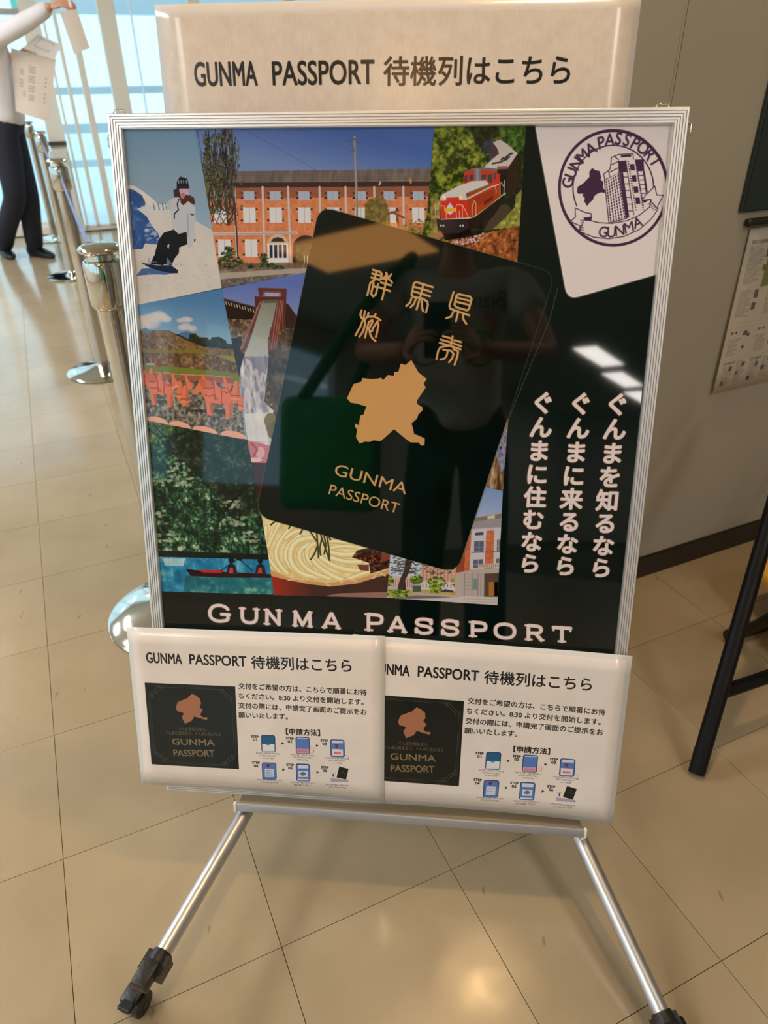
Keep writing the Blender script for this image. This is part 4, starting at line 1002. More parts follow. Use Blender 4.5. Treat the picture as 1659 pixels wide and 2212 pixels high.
def T(t, p0, p1, ph, col=ink, b=0.0, cap=.73): sv.text(t, qa(p0)[0], qa(p1)[0], qa(ph)[0], col, b, cap)
T('GUNMA', (187, 277), (397, 288), (187, 214), b=1.7); T('PASSPORT', (444, 288), (781, 303), (446, 226), b=1.7)
T('待機列はこちら', (812, 309), (1407, 331), (815, 238), b=1.4, cap=.86)
sq = qa((175, 397), (713, 422), (735, 917), (218, 882))
sv.poly(sq, (17, 25, 24))
ln = (78, 84, 74)
def bil(u_, v_):
    a, b, c, d = [np.array(p) for p in sq]
    return tuple((a * (1 - u_) + b * u_) * (1 - v_) + (d * (1 - u_) + c * u_) * v_)
for i0, w_ in ((.045, 1.8), (.028, 1.2)):
    j0 = 1 - i0; k_ = .085
    sv.line([bil(i0 + k_, i0), bil(j0 - k_, i0)], w_, ln); sv.line([bil(i0 + k_, j0), bil(j0 - k_, j0)], w_, ln)
    sv.line([bil(i0, i0 + k_), bil(i0, j0 - k_)], w_, ln); sv.line([bil(j0, i0 + k_), bil(j0, j0 - k_)], w_, ln)
for (cx_, cy_, sx, sy) in ((.03, .03, 1, 1), (.97, .03, -1, 1), (.03, .97, 1, -1), (.97, .97, -1, -1)):
    for k_ in (0, .02):
        sv.line([bil(cx_ + sx * (.02 + k_), cy_ + sy * .15), bil(cx_ + sx * (.03 + k_), cy_ + sy * (.09 + k_)), bil(cx_ + sx * (.07 + k_), cy_ + sy * (.07 + k_)), bil(cx_ + sx * (.09 + k_), cy_ + sy * (.03 + k_)), bil(cx_ + sx * .16, cy_ + sy * (.02 + k_))], 2.2, (92, 98, 86))
gd = (168, 112, 84)
sv.poly(qa((360, 550), (370, 515), (405, 500), (430, 490), (455, 465), (480, 475), (505, 495), (510, 525), (500, 545), (520, 560), (505, 590), (520, 605), (548, 605), (545, 622), (500, 610), (470, 600), (455, 625), (415, 643), (395, 605), (408, 580), (370, 568)), gd)
g2 = (120, 100, 78)
T('ぐんまを知るなら、', (380, 680), (545, 686), (380, 660), g2, .4, .86)
T('ぐんまに来るなら、ぐんまに住むなら', (302, 704), (628, 716), (302, 684), g2, .4, .86)
T('GUNMA', (342, 766), (592, 776), (341, 728), (136, 116, 84), 1.2); T('PASSPORT', (350, 834), (592, 840), (349, 794), (136, 116, 84), 1.0)
for s_, y0, y1, x1 in (('交付をご希望の方は、こちらで順番にお待', 433, 472, 1497), ('ちください。8:30 より交付を開始します。', 491, 530, 1478), ('交付の際には、申請完了画面のご提示をお', 549, 590, 1497), ('願いいたします。', 606, 618, 1026)):
    T(s_, (734, y0), (x1, y1), (735, y0 - 32), b=.8, cap=.86)
T('【申請方法】', (1016, 708), (1218, 716), (1018, 674), b=1.4, cap=.86)
bl1, bl2, pkc = (58, 104, 160), (84, 124, 196), (206, 150, 170)
for i, (x0, y0, x1, y1) in enumerate(((866, 712, 950, 816), (1071, 723, 1155, 826), (1278, 738, 1363, 844), (870, 877, 956, 979), (1072, 884, 1157, 990))):
    sv.poly(rpoly(qa((x0, y0), (x1, y0 + 3), (x1 + 3, y1 + 2), (x0 + 3, y1)), 5), (44, 60, 100))
    sv.poly(rpoly(qa((x0 + 5, y0 + 5), (x1 - 5, y0 + 8), (x1 - 2, y1), (x0 + 8, y1 - 2)), 3), bl2 if i else (26, 96, 140))
    def R_(a, b, c, d, col): sv.poly(qa((x0 + a, y0 + b), (x0 + c, y0 + b + 2), (x0 + c + 1, y0 + d), (x0 + a + 1, y0 + d)), col)
    if i == 0: R_(7, 55, 80, 100, (226, 228, 234)); sv.poly(qa((x0 + 30, y0 + 62), (x0 + 42, y0 + 46), (x0 + 54, y0 + 62)), (90, 110, 150))
    if i == 1: R_(7, 72, 80, 100, pkc); R_(10, 6, 76, 14, (170, 190, 226)); R_(16, 84, 70, 88, (190, 90, 110))
    if i == 2: R_(10, 6, 76, 24, (200, 214, 236)); R_(10, 58, 76, 98, (226, 214, 220)); R_(22, 76, 64, 88, (222, 120, 110)); sv.poly(qa((x0 + 26, y0 + 30), (x0 + 50, y0 + 30), (x0 + 44, y0 + 50), (x0 + 36, y0 + 54)), (122, 54, 72))
    if i == 3: R_(18, 38, 70, 88, (206, 214, 230)); sv.poly(qa((x0 + 26, y0 + 12), (x0 + 50, y0 + 12), (x0 + 44, y0 + 30), (x0 + 34, y0 + 30)), (110, 44, 60)); [R_(24, 46 + 10 * k, 64, 50 + 10 * k, (120, 140, 180)) for k in range(4)]
    if i == 4: R_(12, 8, 74, 30, (206, 218, 238)); R_(16, 44, 72, 82, (214, 216, 222)); sv.ell(*qa((x0 + 44, y0 + 62))[0], 6, 4, (96, 110, 130)); R_(10, 92, 78, 102, (214, 220, 236))
for q in (((1155, 780), (1185, 800), (1170, 822)), ((1363, 830), (1388, 838), (1380, 850)), ((1160, 800), (1186, 812), (1160, 822))): sv.line(qa(*q), 2, (206, 120, 130))
sv.poly(qa((1332, 900), (1387, 915), (1372, 979), (1316, 966)), (22, 26, 26)); sv.line(qa((1345, 925), (1368, 950)), 2, (90, 92, 80)); sv.line(qa((1340, 945), (1360, 925)), 2, (80, 82, 70))
sv.poly(qa((1280, 970), (1385, 980), (1390, 994), (1282, 992)), (150, 136, 176), .7); sv.line(qa((1280, 938), (1310, 942)), 3, (150, 150, 180)); sv.poly(qa((1292, 945), (1300, 945), (1300, 962), (1292, 962)), (70, 60, 80))
for k, (x, y) in enumerate(((808, 728), (1016, 740), (1222, 752), (814, 884), (1018, 898), (1224, 912))):
    T('STEP', (x, y), (x + 44, y + 3), (x, y - 14), b=1.0); T('0%d' % (k + 1), (x + 10, y + 20), (x + 34, y + 22), (x + 10, y + 5), b=1.0)
for x, y in ((988, 764), (1194, 777), (992, 922), (1196, 937)): sv.poly(qa((x, y - 8), (x + 16, y), (x, y + 8)), ink)
r_ = random.Random(4)
for x, y, n in ((905, 828, 3), (1112, 838, 3), (1318, 856, 3), (915, 988, 2), (1115, 1004, 2), (1320, 1016, 2)):
    for j in range(n):
        w_ = 66 - j * 20 + r_.random() * 8; xx = x - w_
        while xx < x + w_:
            d_ = 3 + r_.random() * 4; yy = y + j * 14 - 4 + (xx - x) * .05
            for q_ in (-3.2, 0, 3.2):
                if r_.random() < .75: sv.line(qa((xx, yy + q_), (xx + d_, yy + q_)), 1.5, (84, 80, 86), .85)
            sv.line(qa((xx + d_ * r_.random(), yy - 4), (xx + d_ * r_.random(), yy + 4)), 1.4, (84, 80, 86), .8)
            xx += d_ + 3.2
M['poster'] = print_material('poster_print', cv, gain=1.05, rough=.035, lift=.003, sheen_bump=.02, bscale=3)
M['top_print'] = print_material('top_notice_print', tv, gain=1.0, rough=.22, sheen_bump=.08, bscale=9)
M['low_print'] = print_material('notice_print', sv, gain=1.0, rough=.2, sheen_bump=.25, bscale=7)
TEE = outlines('Bianchi')
bpy.data.objects.remove(_to); bpy.data.curves.remove(_tc)
# ------------------------------------------------------------------ the room
WB = 1.135         # right wall, measured along B
GA = 0.52          # glazed wall, measured along A
FB = 7.4           # far wall
BB = -13.0         # back wall
def floor_mat():
    m = bpy.data.materials.new('waxed_vinyl_tile'); m.use_nodes = True
    nt = m.node_tree; N = nt.nodes; Lk = nt.links; p = N['Principled BSDF']
    g = N.new('ShaderNodeNewGeometry'); oi = N.new('ShaderNodeObjectInfo')
    n1 = N.new('ShaderNodeTexNoise'); n1.inputs['Scale'].default_value = 3.2; n1.inputs['Detail'].default_value = 6; n1.inputs['Roughness'].default_value = .6
    n2 = N.new('ShaderNodeTexNoise'); n2.inputs['Scale'].default_value = 26; n2.inputs['Detail'].default_value = 5
    for n in (n1, n2): Lk.new(g.outputs['Position'], n.inputs['Vector'])
    r = N.new('ShaderNodeValToRGB'); e = r.color_ramp.elements
    e[0].position = .28; e[0].color = (*srgb((154, 137, 110)), 1); e[1].position = .72; e[1].color = (*srgb((170, 153, 125)), 1)
    Lk.new(n1.outputs['Fac'], r.inputs['Fac'])
    hs = N.new('ShaderNodeHueSaturation')
    mr = N.new('ShaderNodeMapRange'); mr.inputs['To Min'].default_value = .95; mr.inputs['To Max'].default_value = 1.04
    Lk.new(oi.outputs['Random'], mr.inputs['Value']); Lk.new(mr.outputs[0], hs.inputs['Value']); Lk.new(r.outputs['Color'], hs.inputs['Color'])
    # scuffs
    mp = N.new('ShaderNodeMapping'); mp.inputs['Scale'].default_value = (22, 7, 1); mp.inputs['Rotation'].default_value = (0, 0, .5)
    Lk.new(g.outputs['Position'], mp.inputs['Vector'])
    n3 = N.new('ShaderNodeTexVoronoi'); n3.inputs['Scale'].default_value = 1.0; n3.inputs['Randomness'].default_value = 1
    Lk.new(mp.outputs['Vector'], n3.inputs['Vector'])
    r3 = N.new('ShaderNodeValToRGB'); r3.color_ramp.elements[0].position = .045; r3.color_ramp.elements[1].position = .075
    r3.color_ramp.elements[0].color = (.45, .38, .3, 1); r3.color_ramp.elements[1].color = (1, 1, 1, 1)
    Lk.new(n3.outputs['Distance'], r3.inputs['Fac'])
    mx = N.new('ShaderNodeMix'); mx.data_type = 'RGBA'; mx.blend_type = 'MULTIPLY'; mx.inputs['Factor'].default_value = .55
    Lk.new(hs.outputs['Color'], mx.inputs['A']); Lk.new(r3.outputs['Color'], mx.inputs['B']); Lk.new(mx.outputs['Result'], p.inputs['Base Color'])
    rr = N.new('ShaderNodeMapRange'); rr.inputs['To Min'].default_value = .10; rr.inputs['To Max'].default_value = .22
    Lk.new(n2.outputs['Fac'], rr.inputs['Value']); Lk.new(rr.outputs[0], p.inputs['Roughness'])
    bp = N.new('ShaderNodeBump'); bp.inputs['Strength'].default_value = .18; bp.inputs['Distance'].default_value = .004
    n4 = N.new('ShaderNodeTexNoise'); n4.inputs['Scale'].default_value = 9; n4.inputs['Detail'].default_value = 2
    Lk.new(g.outputs['Position'], n4.inputs['Vector']); Lk.new(n4.outputs['Fac'], bp.inputs['Height']); Lk.new(bp.outputs['Normal'], p.inputs['Normal'])
    p.inputs['Specular IOR Level'].default_value = .6
    return m
M['tile'] = floor_mat()
M['joint'] = mat('dark_joint', (92, 72, 46), .8, var=.1)
bm = bmesh.new()
abbox(bm, -4.2, 4.2, BB - .1, FB + .1, -.06, -.0042)
fo = bm_obj('floor', bm, M['joint'], kind='structure')
# tiles: the joint grid passes through this corner
TS_ = .3034
g0 = np.array([-1.0661, 1.8557, 0]); ga, gb = g0 @ A, g0 @ B
def visible(a, b):
    P = ab(a + TS_ / 2, b - TS_ / 2, 0); d = P - CAM
    zf = d @ CF
    if zf < .2: return 0
    x = IMW / 2 + FPX * (d @ CR) / zf; y = IMH / 2 - FPX * (d @ CU) / zf
    mrg = 1532 * .25 / zf
    if -mrg < x < IMW + mrg and -mrg < y < IMH + mrg: return 1 / zf
    return 0
tme = None; rest = bmesh.new(); cand = []
for i in range(-16, 20):
    for j in range(-22, 50):
        a0 = ga + i * TS_; b1 = gb + j * TS_
        if a0 + TS_ > 4.1 or a0 < -4.1 or b1 - TS_ < BB or b1 > FB: continue
        if a0 + TS_ > GA and b1 > WB and b1 - TS_ < WB + .12 and b1 - TS_ > WB - .03: continue
        cand.append((visible(a0, b1), a0, b1))
cand.sort(key=lambda c: -c[0])
h = TS_ / 2 - .0005
def tile_bm():
    bm = bmesh.new()
    vs = hexa(bm, (0, 0, -.002), A * h, B * h, Z * .002)
    top = [e for e in bm.edges if all(v.co.z > -.001 for v in e.verts)]
    bmesh.ops.bevel(bm, geom=top, offset=.0002, segments=1, affect='EDGES')
    return bm
for k, (v, a0, b1) in enumerate(cand):
    c = ab(a0 + TS_ / 2, b1 - TS_ / 2, 0)
    if a0 + TS_ > GA and b1 > WB - .007 and b1 - TS_ < WB:      # cut along the wall
        bm = bmesh.new(); e0 = b1 - TS_ + .0005; e1 = WB - .0065
        hexa(bm, (0, 0, -.002), A * h, B * (e1 - e0) / 2, Z * .002)
        cc_ = ab(a0 + TS_ / 2, (e0 + e1) / 2, 0)
        o = bm_obj('tile', bm, M['tile'], fo, world=False); o.location = Vector(cc_); continue
    if v > 0 and k < 270:
        if tme is None:
            o = bm_obj('tile', tile_bm(), M['tile'], fo, world=False); tme = o.data
        else:
            o = bpy.data.objects.new('tile', tme); COL.objects.link(o); o.parent = fo
        o.location = Vector(c)
    else:
        hexa(rest, c - Z * .002, A * h, B * h, Z * .002)
bm_obj('tile_field', rest, M['tile'], fo, kind='stuff')

bm = bmesh.new(); abbox(bm, GA, 4.1, WB, WB + .12, 0, 2.6)
wr = bm_obj('wall_right', bm, M['wall'], kind='structure')
# raised wall sheets with narrow seams
seams = [GA + .002, .18 + GA, 1.082, 1.99, 2.9, 3.8]
for s0, s1 in zip(seams, seams[1:]):
    bm = bmesh.new(); abbox(bm, s0 + .002, s1 - .002, WB - .006, WB - .0002, .0, 2.598)
    bm_obj('wall_panel', bm, M['wall'], wr)
for s0 in seams[1:-1]:
    bm = bmesh.new(); abbox(bm, s0 - .006, s0 - .0015, WB - .0085, WB - .0062, .07, 2.598)
    bm_obj('seam_strip', bm, M['wall'], wr)
bm = bmesh.new(); abbox(bm, GA + .01, 4.1, WB - .012, WB - .0062, 0, .069)
bmesh.ops.bevel(bm, geom=[e for e in bm.edges if all(v.co.z > .06 for v in e.verts)], offset=.004, segments=2, affect='EDGES')
bm_obj('baseboard_right', bm, M['baseboard'], kind='structure')

def wbox(nm, a0, a1, b0, b1, z0, z1, m_, par=None, bv=0):
    bm = bmesh.new(); abbox(bm, a0, a1, b0, b1, z0, z1)
    if bv: bevel(bm, bv, 1)
    return bm_obj(nm, bm, m_, par)
# far wall: window wall with a white pier and cream mullions
bm = bmesh.new(); abbox(bm, .27, .355, FB, FB + .12, 0, 2.6); abbox(bm, -4.1, .27, FB, FB + .12, 2.3, 2.6); abbox(bm, .355, 4.1, FB, FB + .12, 2.3, 2.6)
wf = bm_obj('wall_far', bm, M['wall_white'], kind='structure')
bm = bmesh.new(); abbox(bm, .20, .345, FB - .02, FB - .001, .06, .66); bevel(bm, .004, 1); bm_obj('lower_panel', bm, M['wall_white'], wf)
bm = bmesh.new(); abbox(bm, .19, .355, FB - .03, FB - .001, .70, .73); bm_obj('dado_strip', bm, M['alu_dark'], wf)
bm = bmesh.new(); abbox(bm, .0, .36, FB - .024, FB - .0011, 0, .06); bm_obj('baseboard_far', bm, M['mullion'], kind='structure')
w1 = empty('window_1', ab(1.2, FB + .04, 0), 'glazing right of the white pier, cut by cream mullions', 'window'); w1['kind'] = 'structure'; del w1['category']
ml = [(.377, .392), (.460, .487), (.578, .628), (.81, .945), (1.07, 1.076), (1.55, 1.65), (2.4, 2.5), (3.3, 3.4), (4.05, 4.1)]
for a0, a1 in ml: wbox('mullion', a0, a1, FB - .02, FB + .06, .04, 2.3, M['mullion'] if a1 - a0 > .01 else M['rail'], w1, bv=.003 if a1 - a0 > .01 else 0)
for (x0, x1), (y0, y1) in zip([(.3, .355)] + ml, ml): wbox('pane', x1, y0, FB + .03, FB + .036, .04, 2.3, M['glass'], w1)
wbox('sill_rail', .36, 4.1, FB, FB + .06, 0, .04, M['mullion'], w1)
w2 = empty('window_2', ab(-2, FB + .04, 0), 'glazed doors in the far wall', 'window'); w2['kind'] = 'structure'; del w2['category']
for a0 in (-4.08, -3.2, -2.3, -1.4, -.5, -.12, .22): wbox('frame_post', a0, a0 + .05, FB + .0, FB + .06, 0, 2.3, M['mullion'], w2)
wbox('sill_rail', -4.08, .27, FB, FB + .06, 0, .10, M['mullion'], w2); wbox('transom', -4.08, .22, FB, FB + .06, 1.62, 1.66, M['alu_leg'], w2)
for a0, a1 in zip((-4.03, -3.15, -2.25, -1.35, -.45, -.07), (-3.2, -2.3, -1.4, -.5, -.12, .22)): wbox('pane', a0, a1, FB + .03, FB + .036, .10, 2.3, M['glass'], w2)
# left side: window band; back wall
bm = bmesh.new(); abbox(bm, -4.2, -4.1, BB - .1, FB + .1, 0, .8); abbox(bm, -4.2, -4.1, BB - .1, FB + .1, 2.3, 2.6); abbox(bm, -4.2, -4.1, BB - .1, -5.2, .8, 2.3)
for b0 in (-5.2, -2.9, -.6, 1.7, 4.0, 6.3): abbox(bm, -4.2, -4.1, b0, b0 + .35, .8, 2.3)
bm_obj('wall_left', bm, M['wall_white'], kind='structure')
w3 = empty('window_3', ab(-4.15, 0, .8), 'window band in the left wall', 'window'); w3['kind'] = 'structure'; del w3['category']
for b0 in (-4.85, -2.55, -.25, 2.05, 4.35): wbox('pane', -4.155, -4.15, b0, b0 + 1.95, .8, 2.3, M['glass'], w3)
bm = bmesh.new(); abbox(bm, -4.2, 4.2, BB - .1, BB, 0, 2.6)
bm_obj('wall_back', bm, M['wall_white'], kind='structure')
bm = bmesh.new(); abbox(bm, 4.1, 4.2, BB - .1, FB + .12, 0, 2.6); bm_obj('wall_end', bm, M['wall'], kind='structure')
bm = bmesh.new(); abbox(bm, -4.2, 4.2, BB - .1, FB + .12, 2.6, 2.7)
ce = bm_obj('ceiling', bm, M['ceiling'], kind='structure')
# outdoors beyond the glass
bm = bmesh.new(); abbox(bm, -14, 16, -16, 28, -.3, -.08)
bm_obj('terrace_ground', bm, M['outside'], kind='structure')
rl = empty('terrace_railing', ab(0, 9.0, -.08), 'pale blue railing outside the far window wall', 'railing')
for z_, t_ in ((.38, .07), (.70, .09), (1.05, .07)):
    bm = bmesh.new(); abbox(bm, .35, 6, 9.0, 9.04, z_, z_ + t_); bm_obj('rail', bm, M['rail'], rl)
bm = bmesh.new(); abbox(bm, .35, 6, 9.05, 9.2, 1.74, 2.9); bm_obj('canopy_fascia', bm, M['rail'], rl)
for a_ in np.arange(.35, 6, 1.6):
    bm = bmesh.new(); abbox(bm, a_, a_ + .05, 9.04, 9.08, -.08, 1.8); bm_obj('post', bm, M['rail'], rl)
bm = bmesh.new(); q0 = at(34, 10, 8.6)
hexa(bm, q0 + Z * .42, A * .045, B * .004, Z * .5)
o = bm_obj('hanging_banner', bm, M['mint'], label='mint green banner hanging outside the far glazed doors', cat='banner')

# ------------------------------------------------------------------ ceiling lights and added fill panels
def downlight(a, b, watts, label):
    t = empty('ceiling_downlight', ab(a, b, 2.598), label, 'ceiling light', 'round ceiling downlights')
    bm = bmesh.new(); lathe(bm, ab(a, b, 2.6), [(.105, 0), (.115, -.004), (.115, -.012), (.09, -.012), (.085, -.002)], 32); bm_obj('trim_ring', bm, M['alu'], t, smooth=.6)
    bm = bmesh.new(); lathe(bm, ab(a, b, 2.6), [(.0, -.006), (.086, -.006), (.086, -.002), (0, -.002)], 32); bm_obj('diffuser', bm, M['bulb'], t)
    ld = bpy.data.lights.new('downlight_beam', 'SPOT'); ld.energy = watts; ld.color = (1.0, .72, .42); ld.spot_size = 2.0; ld.spot_blend = .6; ld.shadow_soft_size = .05
    lo = bpy.data.objects.new('downlight_beam', ld); COL.objects.link(lo); lo.parent = t; lo.location = (0, 0, -.03)
lp = np.array([.378, 1.165, 0])
downlight(lp @ A, min(lp @ B, WB - .15), LAMP_W * 3.0, 'warm round downlight in the ceiling just before the right wall')
lp = np.array([-.34, -1.53, 0])
downlight(lp @ A, lp @ B, LAMP_W * 2, 'warm round downlight in the ceiling behind the photographer')
PL = [(-2.05, -.05, 0, 'added white fill panel on the ceiling to the left above the photographer'), (1.15, -1.45, 0, 'added white fill panel on the ceiling to the right above the photographer'),  # both added as front fill, kept out of the poster's mirror image
      (-2.4, 2.2, 0, 'added white fill panel on the ceiling left of the queue posts'), (-2.4, 5.4, 0, 'added white fill panel on the ceiling nearest the far glazed doors'), (2.0, 4.5, 0, 'added white fill panel on the ceiling behind the right wall'),  # unseen, added to brighten the far end
      (-3.65, -.34, 0, 'added white fill panel on the ceiling close to the left wall windows'), (1.5, -3.1, 0, 'added white fill panel over the right side behind the photographer'),  # added side fill for poster and notices, outside what the gloss mirrors
      (-1.75, 2.7, 0, 'added white fill panel on the ceiling right above the queue posts'), (-1.5, 5.0, 0, 'added white fill panel on the ceiling above the walking person'),  # further fill added for the shirt, mullions and left floor
      (1.7, -6.2, 0, 'added white fill panel on the ceiling at the rear right'), (1.7, -9.6, 0, 'added white fill panel on the ceiling in the rear right corner'),  # added to lighten the background that the poster mirrors
      (-1.8, -7.3, 0, 'first long ceiling panel light of the rear row'), (-1.95, -9.0, 0, 'middle long ceiling panel light of the rear row'), (-2.1, -10.7, 0, 'last long ceiling panel light of the rear row, by the back wall'),
      (-2.3, -2.75, 1, 'broad warm amber ceiling panel light behind the photographer')]
for a_, b_, k_, lab in PL:
    wa, wb_ = ((.16, .62), (.55, .35))[k_]
    t = empty('ceiling_panel_or_fill', ab(a_, b_, 2.598), lab, 'ceiling light')
    bm = bmesh.new(); abbox(bm, a_ - wa, a_ + wa, b_ - wb_, b_ + wb_, 2.585, 2.6); bm_obj('frame', bm, M['alu'], t)
    bm = bmesh.new(); abbox(bm, a_ - wa + .02, a_ + wa - .02, b_ - wb_ + .02, b_ + wb_ - .02, 2.58, 2.5849); bm_obj('diffuser', bm, M['warm_panel' if k_ else ('far_fill' if b_ > 2 else 'panel')], t)
# ------------------------------------------------------------------ framed poster
pf = empty('framed_poster', pw(PW / 2, PH, -.01), 'tall silver ribbed frame with a travel poster collage round a green booklet', 'framed poster')
FW, FD = .0185, .020
def rail(name, p0, p1, inw):     # ribbed extrusion with mitred ends; inw points to the picture
    p0, p1, inw = map(np.asarray, (p0, p1, inw)); d = (p1 - p0) / np.linalg.norm(p1 - p0)
    prof = [(0, -FD), (0, .0035)]
    for k in range(5):
        s0 = .0008 + k * (FW - .0016) / 5; s1 = s0 + (FW - .0016) / 5
        prof += [(s0 + .0004, .0050), (s1 - .0009, .0050), (s1 - .0007, .0028), (s1 - .0001, .0028)]
    prof += [(FW - .0003, .0045), (FW, .0015), (FW, -FD)]
    bm = bmesh.new(); R0, R1 = [], []
    for s_, o in prof:
        off = inw * s_ - PB * o
        R0.append(bm.verts.new(p0 + off + d * s_)); R1.append(bm.verts.new(p1 + off - d * s_))
    n = len(prof)
    for i in range(n): bm.faces.new([R0[i], R0[(i + 1) % n], R1[(i + 1) % n], R1[i]])
    bm.faces.new(R0[::-1]); bm.faces.new(R1)
    return bm_obj(name, bm, M['frame_alu'], pf)
c_ = [pw(0, 0), pw(PW, 0), pw(PW, PH), pw(0, PH)]
rail('frame_rail', c_[0], c_[1], PV); rail('frame_rail', c_[1], c_[2], -PU); rail('frame_rail', c_[2], c_[3], -PV); rail('frame_rail', c_[3], c_[0], PU)
def pflat(s, t): return pw(s * PW, t * PH, 0), -PB
def pinner(s, t):
    u0 = .014; return pw(s * PW, t * PH, .0), -PB
# print: same extent as its canvas, tucked under the rails
def psub(s, t):
    i = .010
    u = i + s * (PW - 2 * i); v = i + t * (PH - 2 * i)
    return pw(u, v, .0), -PB
pr_o = sheet_mesh('poster', psub, 1, 1, .0015, [M['poster'], M['backing']], pf)
uvs = pr_o.data.uv_layers[0].data
i_ = .010
for l in uvs: l.uv = ((i_ + l.uv[0] * (PW - 2 * i_)) / PW, 1 - (i_ + (1 - l.uv[1]) * (PH - 2 * i_)) / PH)
bm = bmesh.new(); hexa(bm, pw(PW / 2, PH / 2, -.012), PU * (PW / 2 - .019), PV * (PH / 2 - .019), PB * .004); bm_obj('backing_board', bm, M['backing'], pf)
# little wire hangers and screws on the edges
for (u, v, du, dv) in ((.012, -.002, 1, 0), (PW - .03, -.002, 1, 0), (PW + .002, .022, 0, 1), (-.002, .03, 0, 1)):
    bm = bmesh.new(); c = pw(u, v, -.006)
    a1 = PU if du else PV; a2 = -PV if du else (PU if u > .3 else -PU)
    tube(bm, [c - a1 * .008, c - a1 * .006 + a2 * .004, c + a1 * .006 + a2 * .004, c + a1 * .008], .0011, 8)
    lathe_c = c
    bm_obj('hanger_clip', bm, M['chrome'], pf, smooth=True)
bm = bmesh.new(); tube(bm, [pw(PW + .0005, .02, -.008), pw(PW + .004, .02, -.008)], .0045, 14); tube(bm, [pw(PW + .002, .024, -.008), pw(PW + .003, .045, -.010)], .0018, 8)
bm_obj('wire_screw', bm, M['chrome'], pf, smooth=.6)

# ------------------------------------------------------------------ laminated notices
def notice(name, cs, off, label, prnt, bulge, edge=.006, nu=18, nv=10, wav=0.0, par=None, group=None):
    tl, tr, br, bl = [np.array(c, float) for c in cs]
    def g(s, t, e=0.0, oo=0.0):
        q = (tl * (1 - s) + tr * s) * (1 - t) + (bl * (1 - s) + br * s) * t
        q = q + np.array([(s - .5) * 2 * e, (t - .5) * 2 * e])
        o = off + oo + bulge(s, t)
        return pw(q[0], q[1], o), -PB
    root = empty(name, g(.5, 1)[0], label, 'notice', group)
    sheet_mesh('printed_sheet', lambda s, t: g(s, t, 0, .0004), nu, nv, .0003, [prnt, M['paper']], root)
    sheet_mesh('laminate_border', lambda s, t: g(s, t, edge, 0), nu, nv, .0004, [M['laminate_edge'], M['laminate_edge']], root)
    return root
notice('top_notice', TS, TOFF, 'cream laminated notice standing up behind the top of the poster frame', M['top_print'], lambda s, t: .0015 * math.sin(3.1 * s) * (1 - t), .001)
# left notice
notice('lower_notice', [SC1['tl'], SC1['tr'], SC1['br'], SC1['bl']], SOFF, 'left laminated notice across the frame foot, its whole heading readable, overlapping its twin', M['low_print'], lambda s, t: .0015 * math.sin(6 * s + 1) * t + .004 * max(0, .2 - s), .0008, group='laminated queue notices below the poster')
# right notice: same design, turned a little clockwise; placed from matching details
src = qa((1408, 330), (713, 422), (735, 917), (1225, 717), (1497, 475))
q2 = crop(800, 1370, 2.765)
dst = q2((1322, 332), (557, 400), (535, 910), (1068, 718), (1405, 480))
S_ = np.array([s1map(*p) for p in src]); D_ = np.array([po2(*p, .0072) for p in dst])
Mx = np.linalg.lstsq(np.column_stack([S_, np.ones(len(S_))]), D_, rcond=None)[0]
cor = [np.array([x, y, 1]) @ Mx for x, y in ((0, 0), (SW, 0), (SW, SHT), (0, SHT))]
notice('lower_notice', cor, .0072, 'right laminated notice across the frame foot, first letter hidden under its neighbour', M['low_print'], lambda s, t: .002 * math.sin(5 * s + 2) * t + .006 * max(0, s - .8) * 2, .002, group='laminated queue notices below the poster')

# ------------------------------------------------------------------ easel stand with castors
es = empty('poster_stand', (fl(300, 2170) + fl(1440, 2225)) / 2 * np.array([1, 1, 0]), 'silver splayed-leg stand on black castors carrying the framed poster', 'display stand')
t0, t1 = po(519, 1722), po(1254, 1786)
TV = PH + .004
T0, T1 = pw(t0[0], t0[1] + .004, 0), pw(t1[0], t1[1] - .004, 0)
tu = (T1 - T0) / np.linalg.norm(T1 - T0); tl_ = np.linalg.norm(T1 - T0) / 2
tn = -PB; tvv = np.cross(tn, tu)
cT = (T0 + T1) / 2
bm = bmesh.new()
hexa(bm, cT + PB * .006, tu * tl_, PV * .0025, PB * .022)
bevel(bm, .001, 1); bm_obj('tray_shelf', bm, M['tray'], es)
bm = bmesh.new(); hexa(bm, cT - PB * .0185, tu * (tl_ + .003), PV * .0075, PB * .0028); bevel(bm, .0016, 2)
bm_obj('tray_lip', bm, M['lip'], es, smooth=.7)
for s_ in (-1, 1):
    bm = bmesh.new(); hexa(bm, cT - PB * .0185 + tu * s_ * (tl_ + .0035), tu * .0022, PV * .008, PB * .0034); bevel(bm, .001, 2); bm_obj('lip_end_cap', bm, M['paper'], es)
LG = []
def onp(x, y, off):              # survey point on a plane parallel to the poster
    d = ray(x, y); O = PO - PB * off; t = ((O - CAM) @ PB) / (d @ PB); return CAM + t * d
for (xa, ya), (xb, yb), foot in (((541, 1738), (347, 2068), (300, 2176)), ((1243, 1790), (1432, 2196), (1452, 2250))):
    top = onp(xa, ya, -.010); F_ = fl(*foot)
    low = at(xb, yb, (F_[1] + .012) if xa < 800 else F_[1] + .015)
    dir_ = (top - low) / np.linalg.norm(top - low)
    hub = top + dir_ * .52
    bm = bmesh.new(); tube(bm, [low, hub], .0118, 28)
    lg = bm_obj('front_leg', bm, M['alu_leg'], es, smooth=.8)
    LG.append((top, low, F_, dir_, lg))
hubc = sum(l[0] + l[3] * .5 for l in LG) / 2 + PB * .02
bfoot = ab(hubc @ A + .0, WB - .06, 0.0)
bfoot = np.array([bfoot[0], bfoot[1], 0])
